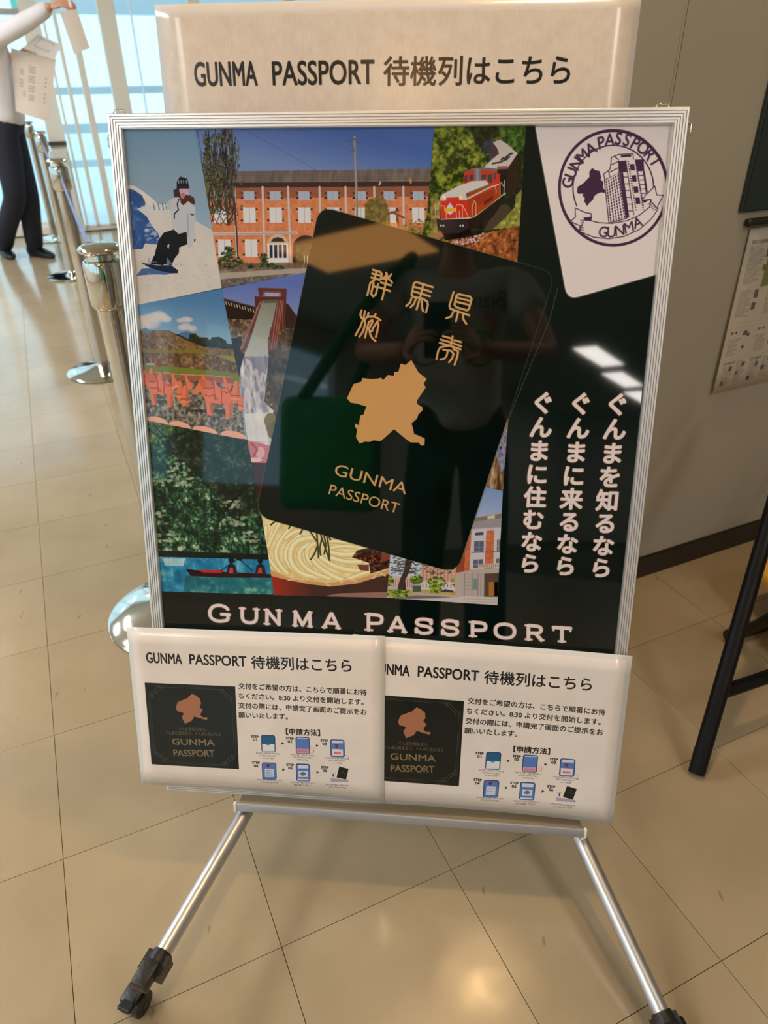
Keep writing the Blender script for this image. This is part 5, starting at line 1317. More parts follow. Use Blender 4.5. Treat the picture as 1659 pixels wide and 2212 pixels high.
bm = bmesh.new(); tube(bm, [bfoot + Z * .05, hubc], .0118, 24); lb = bm_obj('back_leg', bm, M['alu_leg'], es, smooth=.8)
bm = bmesh.new(); hexa(bm, hubc, PU * .06, PV * .035, PB * .02); bevel(bm, .006, 2); bm_obj('hub_block', bm, M['black_plastic'], es)
bm = bmesh.new(); tube(bm, [hubc, pw(PW / 2 - .01, .03, -.034)], .011, 20); bm_obj('mast', bm, M['alu_leg'], es, smooth=.8)
def castor(low, dir_, F_, par):
    side = np.array([1.0, 0, 0]) if F_[0] > 0 else np.array([-1.0, 0, 0])
    x_, y_, d_ = frame_of(dir_)
    bm = bmesh.new(); tube(bm, [low + dir_ * .006, low - dir_ * .004, low - dir_ * .024], [.0145, .0165, .0155], 20)
    hexa(bm, low - dir_ * .012, x_ * .0175, y_ * .011, d_ * .014)
    soc = bm_obj('castor_socket', bm, M['black_plastic'], es, smooth=.6)
    # wheel: axle horizontal
    fwd = np.array([dir_[0], dir_[1], 0]); fwd = -fwd / (np.linalg.norm(fwd) + 1e-9)
    ax = np.cross(Z, fwd)
    wc = np.array([F_[0], F_[1], .0185])
    for k in (-1, 1):
        bm = bmesh.new(); c = wc + ax * k * .0095
        tube(bm, [c - ax * .0055, c - ax * .0045, c + ax * .0045, c + ax * .0055], [.0155, .0185, .0185, .0155], 28)
        bm_obj('castor_wheel', bm, M['black_plastic'], es, smooth=.5)
    bm = bmesh.new(); up = low - dir_ * .03
    hexa(bm, (wc + up) / 2 + Z * .004, ax * .0035, (up - wc) / 2 * 1.05, np.cross(ax, (up - wc) / np.linalg.norm(up - wc)) * .012)
    hexa(bm, wc + Z * .012, ax * .017, fwd * .013, Z * .008)
    hexa(bm, up + Z * .012 - fwd * .0, ax * .012, fwd * .018, Z * .010)
    bevel(bm, .003, 2); bm_obj('castor_fork', bm, M['black_plastic'], es, smooth=.6)
    bm = bmesh.new(); tube(bm, [wc - ax * .017, wc + ax * .017], .004, 12); bm_obj('axle', bm, M['alu_dark'], es)
    bm = bmesh.new(); c = wc + fwd * .016 + Z * .02; hexa(bm, c, ax * .010, fwd * .008 + Z * .004, Z * .003 - fwd * .001); bevel(bm, .001, 1); bm_obj('brake_pedal', bm, M['black_plastic'], es)
for (top, low, F_, dir_, lg) in LG: castor(low, dir_, F_, lg)
castor(bfoot + Z * .05, (hubc - bfoot) / np.linalg.norm(hubc - bfoot), bfoot, lb)

# ------------------------------------------------------------------ queue posts
def belt_post(x, y, label, nxt=None, sticker=False):
    t = empty('queue_post', (x, y, 0), label, 'barrier post', 'polished steel queue posts')
    c = np.array([x, y, 0.0])
    bm = bmesh.new(); lathe(bm, c, [(0, 0), (.159, 0), (.165, .003), (.166, .008), (.158, .013), (.11, .025), (.06, .034), (.034, .040), (.033, .046), (0, .046)], 64)
    bs = bm_obj('base', bm, M['chrome'], t, smooth=.9)
    bm = bmesh.new(); lathe(bm, c, [(0, .04), (.0275, .04), (.0275, .78), (0, .78)], 40); bm_obj('pole', bm, M['chrome'], t, smooth=.7)
    bm = bmesh.new(); lathe(bm, c, [(0, .779), (.0285, .779), (.034, .783), (.0375, .790), (.0375, .862), (.035, .870), (.030, .873), (0, .873)], 48); hd = bm_obj('tape_head', bm, M['chrome'], t, smooth=.7)
    bm = bmesh.new(); lathe(bm, c, [(0, .872), (.027, .872), (.026, .882), (.038, .886), (.0405, .891), (.038, .896), (.030, .900), (0, .902)], 48); bm_obj('cap', bm, M['chrome'], t, smooth=.9)
    bm = bmesh.new(); hexa(bm, c + B * .036 + Z * .83, A * .012, B * .005, Z * .032); bevel(bm, .002, 1); bm_obj('belt_cassette', bm, M['belt_side'], t)
    if nxt is not None:
        n_ = np.array([nxt[0], nxt[1], 0.0]); d = (n_ - c); dn = d / np.linalg.norm(d); s_ = np.cross(Z, dn)
        bm = bmesh.new(); P = []
        for k in range(25):
            u = k / 24; z_ = .838 - .035 * 4 * u * (1 - u)
            q = c + d * u + dn * (.04 * (1 - 2 * u)) + Z * z_
            P.append([q - s_ * .0006 - Z * .022, q - s_ * .0006 + Z * .022, q + s_ * .0006 + Z * .022, q + s_ * .0006 - Z * .022])
        V = [[bm.verts.new(v) for v in r] for r in P]
        for a_, b_ in zip(V, V[1:]):
            for k in range(4): bm.faces.new([a_[k], a_[(k + 1) % 4], b_[(k + 1) % 4], b_[k]])
        bm.faces.new(V[0][::-1]); bm.faces.new(V[-1]); bm_obj('belt', bm, M['belt'], t)
    if sticker:
        bm = bmesh.new()
        for k in range(3):
            q = fl(323 + 2 * k, 1288 + 18 * k, .0285); hexa(bm, q, np.array([.012, .004, .004]), np.array([-.003, .008, 0]), Z * .0025)
        bm_obj('paper_label', bm, M['paper'], bs)
    return t
SP = [(-.533, 1.415), (-1.305, 3.205), (-2.155, 5.12), (-2.81, 6.50)]
LB = ['nearest steel queue post, right beside the left edge of the poster frame', 'second steel queue post behind the one beside the poster', 'third steel queue post, beside the walking person', 'farthest steel queue post, behind the walking person']
for i, (x, y) in enumerate(SP): belt_post(x, y, LB[i], SP[i - 1] if i in (1, 2) else None, i == 0)

# ------------------------------------------------------------------ things on the right wall
def wl(x, y, o=0.0):
    d = ray(x, y); t = ((WB - .006 - o) - CAM @ B) / (d @ B); return CAM + d * t
def wplate(a0, a1, z0, z1, th, o=0.0):
    bm = bmesh.new(); b1 = WB - .0062 - o; abbox(bm, a0, a1, b1 - th, b1, z0, z1); return bm
p_ = wl(1593, 458); a_b, z_b = p_ @ A, p_[2]
bd = empty('notice_board', ab(a_b + .45, WB - .02, z_b), 'dark green board with square corners on the right wall, above the black rail', 'board')
bm = wplate(a_b, a_b + .9, z_b, z_b + .9, .010); bevel(bm, .0015, 1); bm_obj('board_panel', bm, M['board'], bd)
bm = wplate(a_b + .003, a_b + .897, z_b + .003, z_b + .897, .002, .010); bm_obj('board_face', bm, M['board'], bd)
p0 = wl(1603, 492); p1 = wl(1601, 472)
rb = empty('wall_rail', ab(p0 @ A + .3, WB - .02, p0[2]), 'black rounded rail on the wall between green board and printed sheet', 'rail')
bm = wplate(p0 @ A, p0 @ A + .55, p0[2] + .002, p1[2], .016); bevel(bm, .006, 3); bm_obj('rail_body', bm, M['black_plastic'], rb, smooth=.6)
bm = wplate(p0 @ A + .004, p0 @ A + .546, p0[2] + .0045, p0[2] + .0062, .0174); bm_obj('trim_line', bm, M['alu_dark'], rb)
m1 = wl(1617, 494); m2 = wl(1549, 843)
NW, NH = .36, m1[2] - m2[2]
nvv = Canvas(NW, NH, 1500, lambda x, y: np.array([wl(x, y) @ A - m1 @ A + .012, m1[2] - wl(x, y)[2]]), (206, 200, 186))
r_ = random.Random(12)
pal = [(92, 84, 92), (120, 104, 110), (150, 140, 60), (70, 92, 60), (60, 60, 84), (140, 70, 60), (96, 120, 150), (50, 46, 50)]
def blk(x0, y0, x1, y1, kind):   # mm on the sheet
    R4 = lambda a, b, c, d, col, al=1.0: nvv.poly([(a * 1.5, b * 1.5), (c * 1.5, b * 1.5), (c * 1.5, d * 1.5), (a * 1.5, d * 1.5)], col, al, raw=True)
    if kind == 'art':
        yy = y0
        while yy < y1 - 2:
            ww = (x1 - x0) * (.5 + .5 * r_.random()); xx = x0
            while xx < x0 + ww:
                d_ = 1.5 + r_.random() * 4; R4(xx, yy, xx + d_, yy + 1.6, pal[r_.randrange(2) if r_.random() < .8 else 4], .55); xx += d_ + 1
            yy += 3.4
    if kind == 'pic':
        R4(x0, y0, x1, y1, pal[r_.randrange(len(pal))]); R4(x0 + 2, y0 + 2, x0 + (x1 - x0) * .6, y1 - 2, pal[r_.randrange(len(pal))], .7)
    if kind == 'head':
        xx = x0
        while xx < x1: R4(xx, y0, xx + 4, y1, pal[r_.randrange(3)], .8); xx += 5.5
    if kind == 'box':
        for q in (((x0, y0), (x1, y0)), ((x1, y0), (x1, y1)), ((x1, y1), (x0, y1)), ((x0, y1), (x0, y0))): nvv.line([(a * 1.5, b * 1.5) for a, b in q], 1, (150, 144, 134), .7, raw=True)
hm = NH * 1000
for col_ in range(4):
    x0 = 14 + col_ * 86
    blk(x0, 24, x0 + 60, 32, 'head'); blk(x0, 36, x0 + 50, 118, 'art'); blk(x0 + 52, 40, x0 + 66, 62, 'pic'); blk(x0 + 50, 78, x0 + 64, 92, 'pic')
    if col_ == 0: blk(74, 60, 112, 128, 'art'); nvv.poly([(74 * 1.5, 50 * 1.5), (120 * 1.5, 40 * 1.5), (120 * 1.5, 124 * 1.5), (72 * 1.5, 128 * 1.5)], (104, 122, 72), .8, raw=True)
    blk(x0, 130, x0 + 42, 190, 'art'); blk(x0 + 44, 132, x0 + 56, 150, 'pic'); blk(x0 + 44, 160, x0 + 56, 176, 'pic'); blk(x0, 130, x0 + 60, 204, 'box')
    blk(x0 - 4, 214, x0 + 76, 288, 'box'); blk(x0, 222, x0 + 8, 228, 'pic'); blk(x0 + 14, 222, x0 + 20, 228, 'pic'); blk(x0 + 40, 224, x0 + 52, 234, 'pic'); blk(x0 + 52, 230, x0 + 62, 238, 'pic'); blk(x0, 240, x0 + 36, 280, 'art'); blk(x0 + 44, 258, x0 + 52, 266, 'pic')
    blk(x0, 294, x0 + 34, 300, 'head'); blk(x0, 302, x0 + 34, hm - 14, 'art'); blk(x0 + 20, 306, x0 + 30, 318, 'pic'); blk(x0 + 42, 296, x0 + 74, hm - 16, 'art'); blk(x0 + 60, 300, x0 + 70, 310, 'pic'); blk(x0 + 44, 320, x0 + 54, 330, 'pic'); blk(x0 + 2, hm - 26, x0 + 12, hm - 16, 'pic')
M['news'] = print_material('pinned_sheet_print', nvv, gain=.8, rough=.5)
a0_ = m1 @ A; lean = (m2 @ A - a0_)
def nfn(s, t):
    return ab(a0_ + s * NW + 0 * t, WB - .0085 - .003 - .012 * t * (1 - s) * .5, m1[2] - t * NH), -B
sheet_mesh('printed_poster_sheet', nfn, 8, 8, .0006, [M['news'], M['paper']], label='large white sheet of small printed articles hanging below the black wall rail', cat='wall sheet')

# ------------------------------------------------------------------ folding chair on the right
ch = empty('folding_chair', fl(1503, 1672), 'black tubular folding chair with amber seat, cropped by the right edge', 'chair')
f1 = fl(1503, 1674, .0); up1 = at(1672, 1090, f1[1] + .30)
dirc = (up1 - f1) / np.linalg.norm(up1 - f1)
def cpart(nm, pts, r, m_=None, n=20, sm=.8):
    bm = bmesh.new(); tube(bm, pts, r, n); return bm_obj(nm, bm, m_ or M['black_metal'], ch, smooth=sm)
cr_ = .0155
cpart('leg', [f1 + Z * .012, f1 + dirc * .80], cr_)
cpart('rubber_foot', [f1 + Z * .004, f1 + dirc * .05], [.0150, .0162], M['black_metal'])
side_ = np.array([.93, .34, 0]); side_ /= np.linalg.norm(side_)
f2 = f1 + side_ * .46
cpart('leg', [f2 + Z * .012, f2 + dirc * .80], cr_); cpart('rubber_foot', [f2 + Z * .004, f2 + dirc * .05], [.0150, .0162], M['black_metal'])
k1 = f1 + dirc * .165
cpart('crossbar', [k1, k1 + side_ * .46], .0135)
r1 = fl(1588, 1376, .012)
rear_top = f1 + dirc * .52 + side_ * .02
cpart('leg', [r1, r1 + np.array([-.02, -.36, .50])], .0125); r2 = r1 + side_ * .42
cpart('leg', [r2, r2 + np.array([-.02, -.36, .50])], .0125)
cpart('floor_bar', [r1 + Z * .012 - side_ * .012, r2 + Z * .012], .016); cpart('end_cap', [r1 + Z * .012 - side_ * .028, r1 + Z * .012 - side_ * .006], [.013, .0175], M['black_plastic'])
sc_ = at(1672, 1305, r1[1] - .02)
bm = bmesh.new(); hexa(bm, sc_ + side_ * .215 + np.array([0, -.02, .0]), side_ * .185, np.array([.02, -.17, .0]), Z * .018); bevel(bm, .012, 3); bm_obj('seat', bm, M['gold_wood'], ch, smooth=.8)
# ------------------------------------------------------------------ people
def skin_mesh(J, E_, root, sub=2):
    me = bpy.data.meshes.new('skeleton'); names = list(J)
    me.from_pydata([tuple(J[n][0]) for n in names], [(names.index(a), names.index(b)) for a, b in E_], [])
    o = bpy.data.objects.new('skeleton', me); COL.objects.link(o)
    o.modifiers.new('s', 'SKIN'); o.modifiers['s'].use_smooth_shade = True
    if not me.skin_vertices: me.attributes.new('x', 'FLOAT', 'POINT')
    for i, n in enumerate(names):
        r = J[n][1]; r = r if isinstance(r, tuple) else (r, r)
        me.skin_vertices[0].data[i].radius = r
        me.skin_vertices[0].data[i].use_root = n == root
    o.modifiers.new('u', 'SUBSURF').levels = sub; o.modifiers['u'].render_levels = sub
    bpy.context.view_layer.update()
    dg = bpy.context.evaluated_depsgraph_get()
    out = bpy.data.meshes.new_from_object(o.evaluated_get(dg))
    bpy.data.objects.remove(o); bpy.data.meshes.remove(me)
    return out
def to_obj(name, me, m_, par, extra=None, **kw):
    bm = bmesh.new(); bm.from_mesh(me); bpy.data.meshes.remove(me)
    if extra: extra(bm)
    return bm_obj(name, bm, m_, par, smooth=True, **kw)
def ball(bm, c, r, R3=None, n=(20, 14)):
    c = np.asarray(c, float); r = np.asarray(r, float) * np.ones(3)
    R3 = np.eye(3) if R3 is None else R3
    res = bmesh.ops.create_uvsphere(bm, u_segments=n[0], v_segments=n[1], radius=1)
    for v in res['verts']: v.co = Vector(c + R3 @ (np.array(v.co) * r))
    return res['verts']
def head(bm, c, fwd, up, s=1.0):
    fwd = fwd / np.linalg.norm(fwd); up = up - fwd * (up @ fwd); up /= np.linalg.norm(up); sd = np.cross(fwd, up)
    R3 = np.column_stack([sd, fwd, up])
    for v in ball(bm, c, 1, R3, (32, 24)):
        l = R3.T @ (np.array(v.co) - c)
        x, y, z = l
        w_ = .076 * (1 - .22 * max(0, -z) ** 1.4); d_ = .095 * (1 - .10 * max(0, -z))
        yy = y * d_ + (.012 * max(0, -z) if y > 0 else -.004)
        p = np.array([x * w_, yy, z * .115])
        if y > .5:                                  # brow, eye hollows, nose, mouth, chin
            p[1] += .020 * math.exp(-(x / .16) ** 2 - ((z + .22) / .22) ** 2)
            p[1] += .006 * math.exp(-(x / .45) ** 2 - ((z - .16) / .12) ** 2)
            for k in (-1, 1): p[1] -= .010 * math.exp(-((x - k * .42) / .16) ** 2 - ((z - .0) / .13) ** 2)
            p[1] += .006 * math.exp(-(x / .28) ** 2 - ((z + .56) / .10) ** 2) + .006 * math.exp(-(x / .3) ** 2 - ((z + .88) / .14) ** 2)
        v.co = Vector(c + R3 @ (p * s))
    for k in (-1, 1): ball(bm, c + R3 @ np.array([k * .076, -.008, -.005]) * s, np.array([.008, .018, .030]) * s, R3, (12, 8))
    return R3
def hand(bm, w_, dirv, palm_n, thumb_side, curl=.5, s=1.0, spread=.1):
    # w_: wrist, dirv: towards the fingertips, palm_n: out of the palm
    d = dirv / np.linalg.norm(dirv); n = palm_n - d * (palm_n @ d); n /= np.linalg.norm(n); sd = np.cross(d, n) * thumb_side
    R3 = np.column_stack([sd, n, d])
    ball(bm, w_ + d * .045 * s, np.array([.040, .016, .052]) * s, R3, (16, 12))
    for i, L_ in enumerate((.072, .080, .074, .060)):
        o = w_ + d * .080 * s + sd * (.027 - .018 * i) * s
        a = 0.0; p = [o - d * .02 * s]; q = o
        for k, f in enumerate((.45, .32, .23)):
            a += curl * (.6 + .25 * k); v = d * math.cos(a) + n * math.sin(a) + sd * spread * (1.5 - i) * .2
            q = q + v * L_ * f * s; p.append(q)
        tube(bm, [p[0], o] + p[1:], [.0095 * s, .0092 * s, .0085 * s, .0078 * s, .0060 * s], 10)
        ball(bm, p[-1], .0060 * s, None, (10, 8))
    o = w_ + d * .022 * s + sd * .026 * s; v1 = (sd * .75 + d * .6 + n * .25 * curl); v1 /= np.linalg.norm(v1); v2 = v1 * .6 + d * .5 + n * curl * .5; v2 /= np.linalg.norm(v2)
    tube(bm, [o, o + v1 * .035 * s, o + v1 * .035 * s + v2 * .030 * s], [.0125 * s, .0105 * s, .0075 * s], 10); ball(bm, o + v1 * .035 * s + v2 * .030 * s, .0075 * s, None, (10, 8))
def person(name, label, J, fwd, mats, hands, hem_z, cuff=.85, base=None, shoes=True, legs=True):
    # J: joint positions; builds body, shirt, trousers, shoes, hair
    t = empty(name, base, label, 'person')
    g = lambda n, r: (J[n], r)
    up = np.array(J['head']) - np.array(J['neck'])
    body = {'pel': g('pelvis', .115), 'bel': g('belly', (.12, .095)), 'che': g('chest', (.135, .10)), 'nek': (np.array(J['neck']) , .052), 'hed': (np.array(J['neck']) * .45 + np.array(J['head']) * .55, .05)}
    ed = [('pel', 'bel'), ('bel', 'che'), ('che', 'nek'), ('nek', 'hed')]
    for s_ in 'LR':
        body.update({'sh' + s_: g('sh' + s_, .048), 'el' + s_: g('el' + s_, .038), 'wr' + s_: g('wr' + s_, .026), 'hp' + s_: g('hp' + s_, .070), 'kn' + s_: g('kn' + s_, .055), 'an' + s_: g('an' + s_, .028), 'ba' + s_: (np.array(J['an' + s_]) * .85 + np.array(J['ba' + s_]) * .15 - Z * .03, .020)})
        ed += [('che', 'sh' + s_), ('sh' + s_, 'el' + s_), ('el' + s_, 'wr' + s_), ('pel', 'hp' + s_), ('hp' + s_, 'kn' + s_), ('kn' + s_, 'an' + s_), ('an' + s_, 'ba' + s_)]
    R3 = [None]
    def ex(bm):
        R3[0] = head(bm, np.array(J['head']), fwd, up)
        for h_ in hands: hand(bm, *h_)
    to_obj('body', skin_mesh(body, ed, 'pel'), mats['skin'], t, ex)
    sh = {'hem': (np.array(J['pelvis']) + Z * hem_z, (.150, .118)), 'bel': g('belly', (.155, .122)), 'che': g('chest', (.160, .122)), 'nek': (np.array(J['chest']) * .25 + np.array(J['neck']) * .75, .060)}
    e2 = [('hem', 'bel'), ('bel', 'che'), ('che', 'nek')]
    for s_ in 'LR':
        cf = np.array(J['el' + s_]) * (1 - cuff) + np.array(J['wr' + s_]) * cuff if cuff > 0 else np.array(J['sh' + s_]) * -cuff + np.array(J['el' + s_]) * (1 + cuff)
        sh['sh' + s_] = g('sh' + s_, .066)
        if cuff > 0:
            sh.update({'el' + s_: g('el' + s_, .057), 'cf' + s_: (cf, .044)}); e2 += [('che', 'sh' + s_), ('sh' + s_, 'el' + s_), ('el' + s_, 'cf' + s_)]
        else:
            sh.update({'cf' + s_: (cf, .072)}); e2 += [('che', 'sh' + s_), ('sh' + s_, 'cf' + s_)]
    to_obj('shirt', skin_mesh(sh, e2, 'bel'), mats['shirt'], t)
    tr = {'wst': (np.array(J['pelvis']) + Z * .13, (.130, .105)), 'pel': g('pelvis', (.132, .112))}
    e3 = [('wst', 'pel')]
    for s_ in 'LR':
        mid = (np.array(J['hp' + s_]) + np.array(J['kn' + s_])) / 2
        tr.update({'hp' + s_: g('hp' + s_, .100), 'md' + s_: (mid, .092), 'kn' + s_: g('kn' + s_, .078), 'cf' + s_: (np.array(J['kn' + s_]) * .35 + np.array(J['an' + s_]) * .65, .076), 'hm' + s_: (np.array(J['an' + s_]) - Z * .055, .066)})
        e3 += [('pel', 'hp' + s_), ('hp' + s_, 'md' + s_), ('md' + s_, 'kn' + s_), ('kn' + s_, 'cf' + s_), ('cf' + s_, 'hm' + s_)]
    to_obj('trousers', skin_mesh(tr, e3, 'pel'), mats['trousers'], t)
    for s_ in 'LR':
        bm = bmesh.new(); a_, b_ = np.array(J['an' + s_]), np.array(J['ba' + s_]); a0 = np.array([a_[0], a_[1], 0]); d = np.array([b_[0] - a_[0], b_[1] - a_[1], 0]); d /= np.linalg.norm(d); sd = np.cross(Z, d)
        zb = max(0, min(a_[2], b_[2] + .06) - .095)
        rings = []
        for u, w_, h_ in ((-.075, .020, .040), (-.068, .033, .085), (-.02, .036, .105), (.04, .037, .085), (.10, .044, .060), (.155, .042, .046), (.19, .028, .034), (.202, .010, .022)):
            ring = []
            for k in range(14):
                an = 2 * math.pi * k / 14; cx_ = math.cos(an); sz = math.sin(an)
                ring.append(bm.verts.new(a0 + d * u + sd * w_ * cx_ + Z * (zb + (h_ / 2 + h_ / 2 * sz if sz > -.5 else .0))))
            rings.append(ring)
        for r0, r1 in zip(rings, rings[1:]):
            for k in range(14): bm.faces.new([r0[k], r0[(k + 1) % 14], r1[(k + 1) % 14], r1[k]])
        bm.faces.new(rings[0][::-1]); bm.faces.new(rings[-1]); bm_obj('shoe', bm, M['shoe'], t, smooth=.9)
        bm = bmesh.new(); tube(bm, [a_ + Z * .01, a_ * [1, 1, 0] + Z * (zb + .06) + d * .01], [.044, .040], 16); bm_obj('sock', bm, mats['trousers'], t, smooth=.9)
    bm = bmesh.new(); c = np.array(J['head'])
    for v in ball(bm, c, 1, R3[0], (28, 20)):
        l = R3[0].T @ (np.array(v.co) - c); x, y, z = l
        drop = 1.0 if (z > .38 or y < .15) else .90
        v.co = Vector(c + R3[0] @ (np.array([x * .083, y * .101 - .004, z * .122 if z > -.55 else -.55 * .122]) * drop))
    bm_obj('hair', bm, mats['hair'], t, smooth=True)
    for k in (-1, 1):
        bm = bmesh.new(); ball(bm, c + R3[0] @ np.array([k * .031, .084, .0]), .0105, None, (14, 10)); e_o = bm_obj('eye', bm, M['paper'], t, smooth=True)
        bm = bmesh.new(); ball(bm, c + R3[0] @ np.array([k * .031, .0925, .0]), .0048, None, (10, 8)); bm_obj('iris', bm, M['hair'], e_o, smooth=True)
    bm = bmesh.new(); ball(bm, c + R3[0] @ np.array([0, .0925, -.066]), np.array([.022, .007, .006]), R3[0], (14, 8)); bm_obj('lips', bm, M['lips'], t, smooth=True)
    return t
M['lips'] = mat('lips', (176, 104, 96), .45)
# walker by the windows
aA, bA = fl(12, 553), fl(66, 582); aB, bB = fl(80, 553), fl(128, 560)
JW = dict(pelvis=at(14, 262, 5.5), belly=at(4, 190, 5.5), chest=at(-14, 112, 5.5), neck=at(-28, 50, 5.5), head=at(-44, -8, 5.5),
          shR=at(-14, 84, 5.36), elR=at(48, 52, 5.28), wrR=at(112, 12, 5.2), shL=at(-22, 92, 5.66), elL=at(-2, 158, 5.72), wrL=at(42, 118, 5.62),
          hpR=at(8, 285, 5.44), hpL=at(22, 285, 5.56), knR=at(34, 428, 5.42), knL=at(62, 425, 5.56), anR=aA + Z * .10, anL=aB + Z * .10, baR=bA + Z * .03, baL=bB + Z * .03)
px1 = np.array([1.0, .0, 0])
person('person', 'person in white shirt and dark trousers walking past the windows holding papers', JW, px1, dict(skin=M['skin'], shirt=M['shirt'], trousers=M['navy'], hair=M['hair']),
       [(JW['wrR'], at(150, 2, 5.16) - JW['wrR'], np.array([0, .6, -1.0]), 1, .75, 1.05), (JW['wrL'], at(70, 92, 5.55) - JW['wrL'], np.array([.6, .3, -1.0]), -1, .7, 1.0)], -.05, .93, base=(aA + aB) / 2)
def slip(name, pts, Y, label, m_, cat='paper', th=.0012, bend=0.0, par=None):
    P = [at(x, y, Y) for x, y in pts]; nrm = np.cross(P[1] - P[0], P[-1] - P[0]); nrm /= np.linalg.norm(nrm)
    if nrm[1] > 0: nrm = -nrm
    bm = bmesh.new(); n = 8
    def S_(s, t): return (P[0] * (1 - s) + P[1] * s) * (1 - t) + (P[3] * (1 - s) + P[2] * s) * t + nrm * bend * math.sin(math.pi * s) * (.4 + .6 * t)
    F = [[bm.verts.new(S_(i / n, j / n)) for i in range(n + 1)] for j in range(n + 1)]; K = [[bm.verts.new(S_(i / n, j / n) - nrm * th) for i in range(n + 1)] for j in range(n + 1)]
    for j in range(n):
        for i in range(n):
            bm.faces.new([F[j][i], F[j + 1][i], F[j + 1][i + 1], F[j][i + 1]]); bm.faces.new([K[j][i], K[j][i + 1], K[j + 1][i + 1], K[j + 1][i]])
    for i in range(n):
        for j in (0, n): bm.faces.new([F[j][i], F[j][i + 1], K[j][i + 1], K[j][i]])
        for j in (0, n): bm.faces.new([F[i][j], F[i + 1][j], K[i + 1][j], K[i][j]])
    kw = dict(label=label, cat=cat) if par is None else {}
    o = bm_obj(name, bm, m_, par, smooth=.7, **kw)
    return o, S_, nrm
slip('hanging_leaflet', [(128, 24), (166, 20), (194, 104), (160, 117)], 5.1, 'narrow beige leaflet dangling from the raised hand of the walking person', M['leaflet'], bend=.006)
pb_ = empty('paper_bag', at(70, 240, 5.40), 'large beige paper bag with faint grey lettering held at the hip of the walking person', 'bag')
o, S1, n1_ = slip('bag_front', [(24, 104), (121, 128), (106, 263), (34, 240)], 5.40, None, M['leaflet'], bend=.012, par=pb_)
o, S2, n2_ = slip('folded_flap', [(50, 104), (82, 74), (135, 98), (118, 130)], 5.385, None, M['paper'], bend=.014, par=pb_)
M['faint'] = mat('faint_grey_print', (160, 152, 144), .8)
bm = bmesh.new()
for (s0, s1_, t0_, t1_) in ((.40, .56, .20, .32), (.40, .56, .35, .47), (.40, .56, .50, .62), (.40, .56, .65, .76), (.18, .28, .28, .38), (.16, .26, .44, .58), (.24, .32, .62, .72), (.80, .84, .32, .50), (.80, .84, .56, .76)):
    for k in range(3):
        ta = t0_ + (t1_ - t0_) * (k + .1) / 3; tb = t0_ + (t1_ - t0_) * (k + .6) / 3
        vs = [bm.verts.new(S1(a, b) + n1_ * .0008) for a, b in ((s0, ta), (s1_, ta), (s1_, tb), (s0, tb))]
        bm.faces.new(vs)
bm_obj('lettering', bm, M['faint'], pb_, kind='stuff')
bm = bmesh.new()
for q in (((.35, .22), (.85, .22)), ((.85, .22), (.85, .72)), ((.85, .72), (.35, .72)), ((.35, .72), (.35, .22))):
    tube(bm, [S2(*q[0]) + n2_ * .001, S2(*q[1]) + n2_ * .001], .0012, 5)
bm_obj('flap_outline', bm, M['faint'], pb_)
bm = bmesh.new(); q0 = at(150, 3, 5.11); hexa(bm, q0, np.array([.006, 0, 0]), np.array([0, .004, 0]), Z * .03); bm_obj('white_card', bm, M['paper'], label='small white card tucked in the raised fist', cat='card')

# the photographer, seen mirrored in the poster's gloss
M['tee'] = mat('grey_tee', (205, 208, 198), .9, var=.06, scale=14, bump=.3, bscale=12)
M['tote'] = mat('green_nylon', (26, 168, 84), .6, var=.12, scale=7, bump=.5, bscale=9)
M['darkpants'] = mat('black_trousers', (20, 21, 24), .9, var=.1)
JP = dict(pelvis=np.array([.02, -.52, .93]), belly=np.array([.01, -.50, 1.08]), chest=np.array([.0, -.48, 1.27]), neck=np.array([.0, -.46, 1.45]), head=np.array([.0, -.42, 1.58]),
          shR=np.array([.19, -.47, 1.38]), elR=np.array([.30, -.36, 1.12]), wrR=np.array([.095, -.13, 1.08]), shL=np.array([-.19, -.47, 1.38]), elL=np.array([-.29, -.36, 1.12]), wrL=np.array([-.115, -.13, 1.08]),
          hpR=np.array([.10, -.52, .86]), hpL=np.array([-.07, -.52, .86]), knR=np.array([.12, -.50, .48]), knL=np.array([-.09, -.50, .48]), anR=np.array([.13, -.55, .10]), anL=np.array([-.10, -.55, .10]), baR=np.array([.14, -.42, .03]), baL=np.array([-.11, -.42, .03]))
pt = person('person', 'person in grey T-shirt holding up a phone, seen only mirrored in the poster gloss', JP, np.array([0, 1, -.35]), dict(skin=M['skin'], shirt=M['tee'], trousers=M['darkpants'], hair=M['hair']),
       [(JP['wrR'], np.array([-.045, .09, .035]), np.array([-1.0, .2, 0]), -1, .55, .95), (JP['wrL'], np.array([.045, .09, .035]), np.array([1.0, .2, 0]), 1, .55, .95)], -.06, -.45, base=np.array([.0, -.5, 0]))
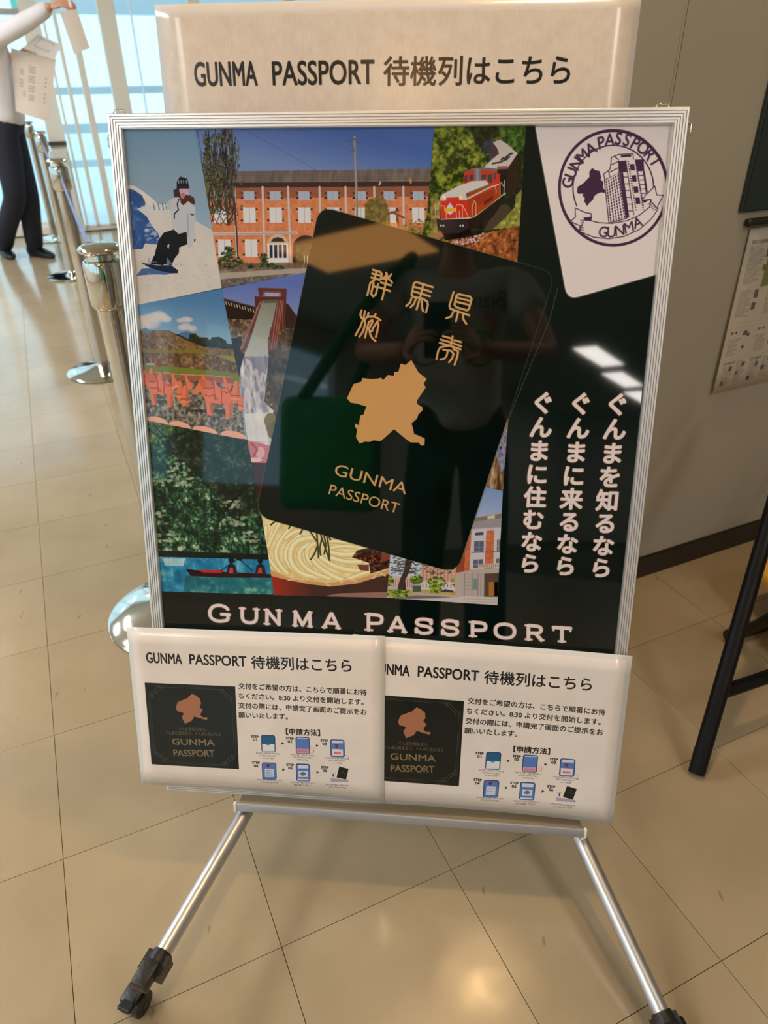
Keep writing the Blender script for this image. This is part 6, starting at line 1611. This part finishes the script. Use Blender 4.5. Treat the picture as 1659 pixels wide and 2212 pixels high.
# print on the shirt front, facing the poster
def flat_letters(cs, o, ex, ey, m_, name, par):
    c = bpy.data.curves.new(name, 'CURVE'); c.dimensions = '2D'; c.fill_mode = 'BOTH'
    for q in cs:
        sp = c.splines.new('POLY'); sp.points.add(len(q) - 1); sp.use_cyclic_u = True
        for p, (x, y) in zip(sp.points, q): p.co = (x, y, 0, 1)
    t_ = bpy.data.objects.new(name, c); COL.objects.link(t_); bpy.context.view_layer.update()
    me = bpy.data.meshes.new_from_object(t_.evaluated_get(bpy.context.evaluated_depsgraph_get()))
    bpy.data.objects.remove(t_); bpy.data.curves.remove(c)
    for v in me.vertices: v.co = Vector(o + ex * v.co.x + ey * v.co.y)
    return link(name, me, m_, par, kind='stuff')
M['tee_print'] = mat('dark_green_shirt_print', (24, 34, 32), .8)
flat_letters(TEE, np.array([.165, -.356, 1.262]), np.array([-.062, 0, 0]), np.array([0, -.006, .075]), M['tee_print'], 'shirt_lettering', pt)
bm = bmesh.new()
for cx_ in (.085, -.085): tube(bm, [np.array([cx_ + .052 * math.cos(t), -.362, 1.135 + .052 * math.sin(t)]) for t in np.linspace(0, 2 * math.pi, 29)], .003, 6, caps=False)
for p_, q_ in (((.085, 1.135), (.045, 1.215)), ((.045, 1.215), (-.035, 1.215)), ((-.035, 1.215), (.0, 1.13)), ((.0, 1.13), (.05, 1.2)), ((.0, 1.13), (-.085, 1.135)), ((-.085, 1.135), (-.04, 1.22)), ((.045, 1.215), (.03, 1.235))): tube(bm, [np.array([p_[0], -.362, p_[1]]), np.array([q_[0], -.362, q_[1]])], .003, 6)
bm_obj('shirt_bicycle_print', bm, M['tee_print'], pt, kind='stuff')
M['strap'] = mat('green_strap', (24, 110, 58), .8)
tb = empty('shoulder_bag', (-.36, -.42, .60), 'green nylon shoulder bag hanging at the side of the photographer', 'bag')
bm = bmesh.new(); hexa(bm, (-.40, -.42, .80), (.17, 0, 0), (0, .05, 0), (0, 0, .19)); bevel(bm, .04, 4); bm_obj('bag_body', bm, M['tote'], tb, smooth=True)
bm = bmesh.new(); tube(bm, [(-.50, -.40, .97), (-.35, -.36, 1.18), (-.22, -.36, 1.36), (-.15, -.46, 1.46), (-.2, -.55, 1.36), (-.3, -.5, 1.15), (-.34, -.44, .97)], .022, 8); bm_obj('strap', bm, M['strap'], tb, smooth=True)
bm = bmesh.new(); L0 = lambda x, y, z: CAM + CR * x + CU * y - CF * z
c = L0(-.018, -.062, .008); hexa(bm, c, CR * .037, CU * .078, CF * .0035); bevel(bm, .003, 2)
bm_obj('phone', bm, M['black_plastic'], label='black phone held up by the photographer opposite the poster', cat='phone')
bpy.context.view_layer.update()
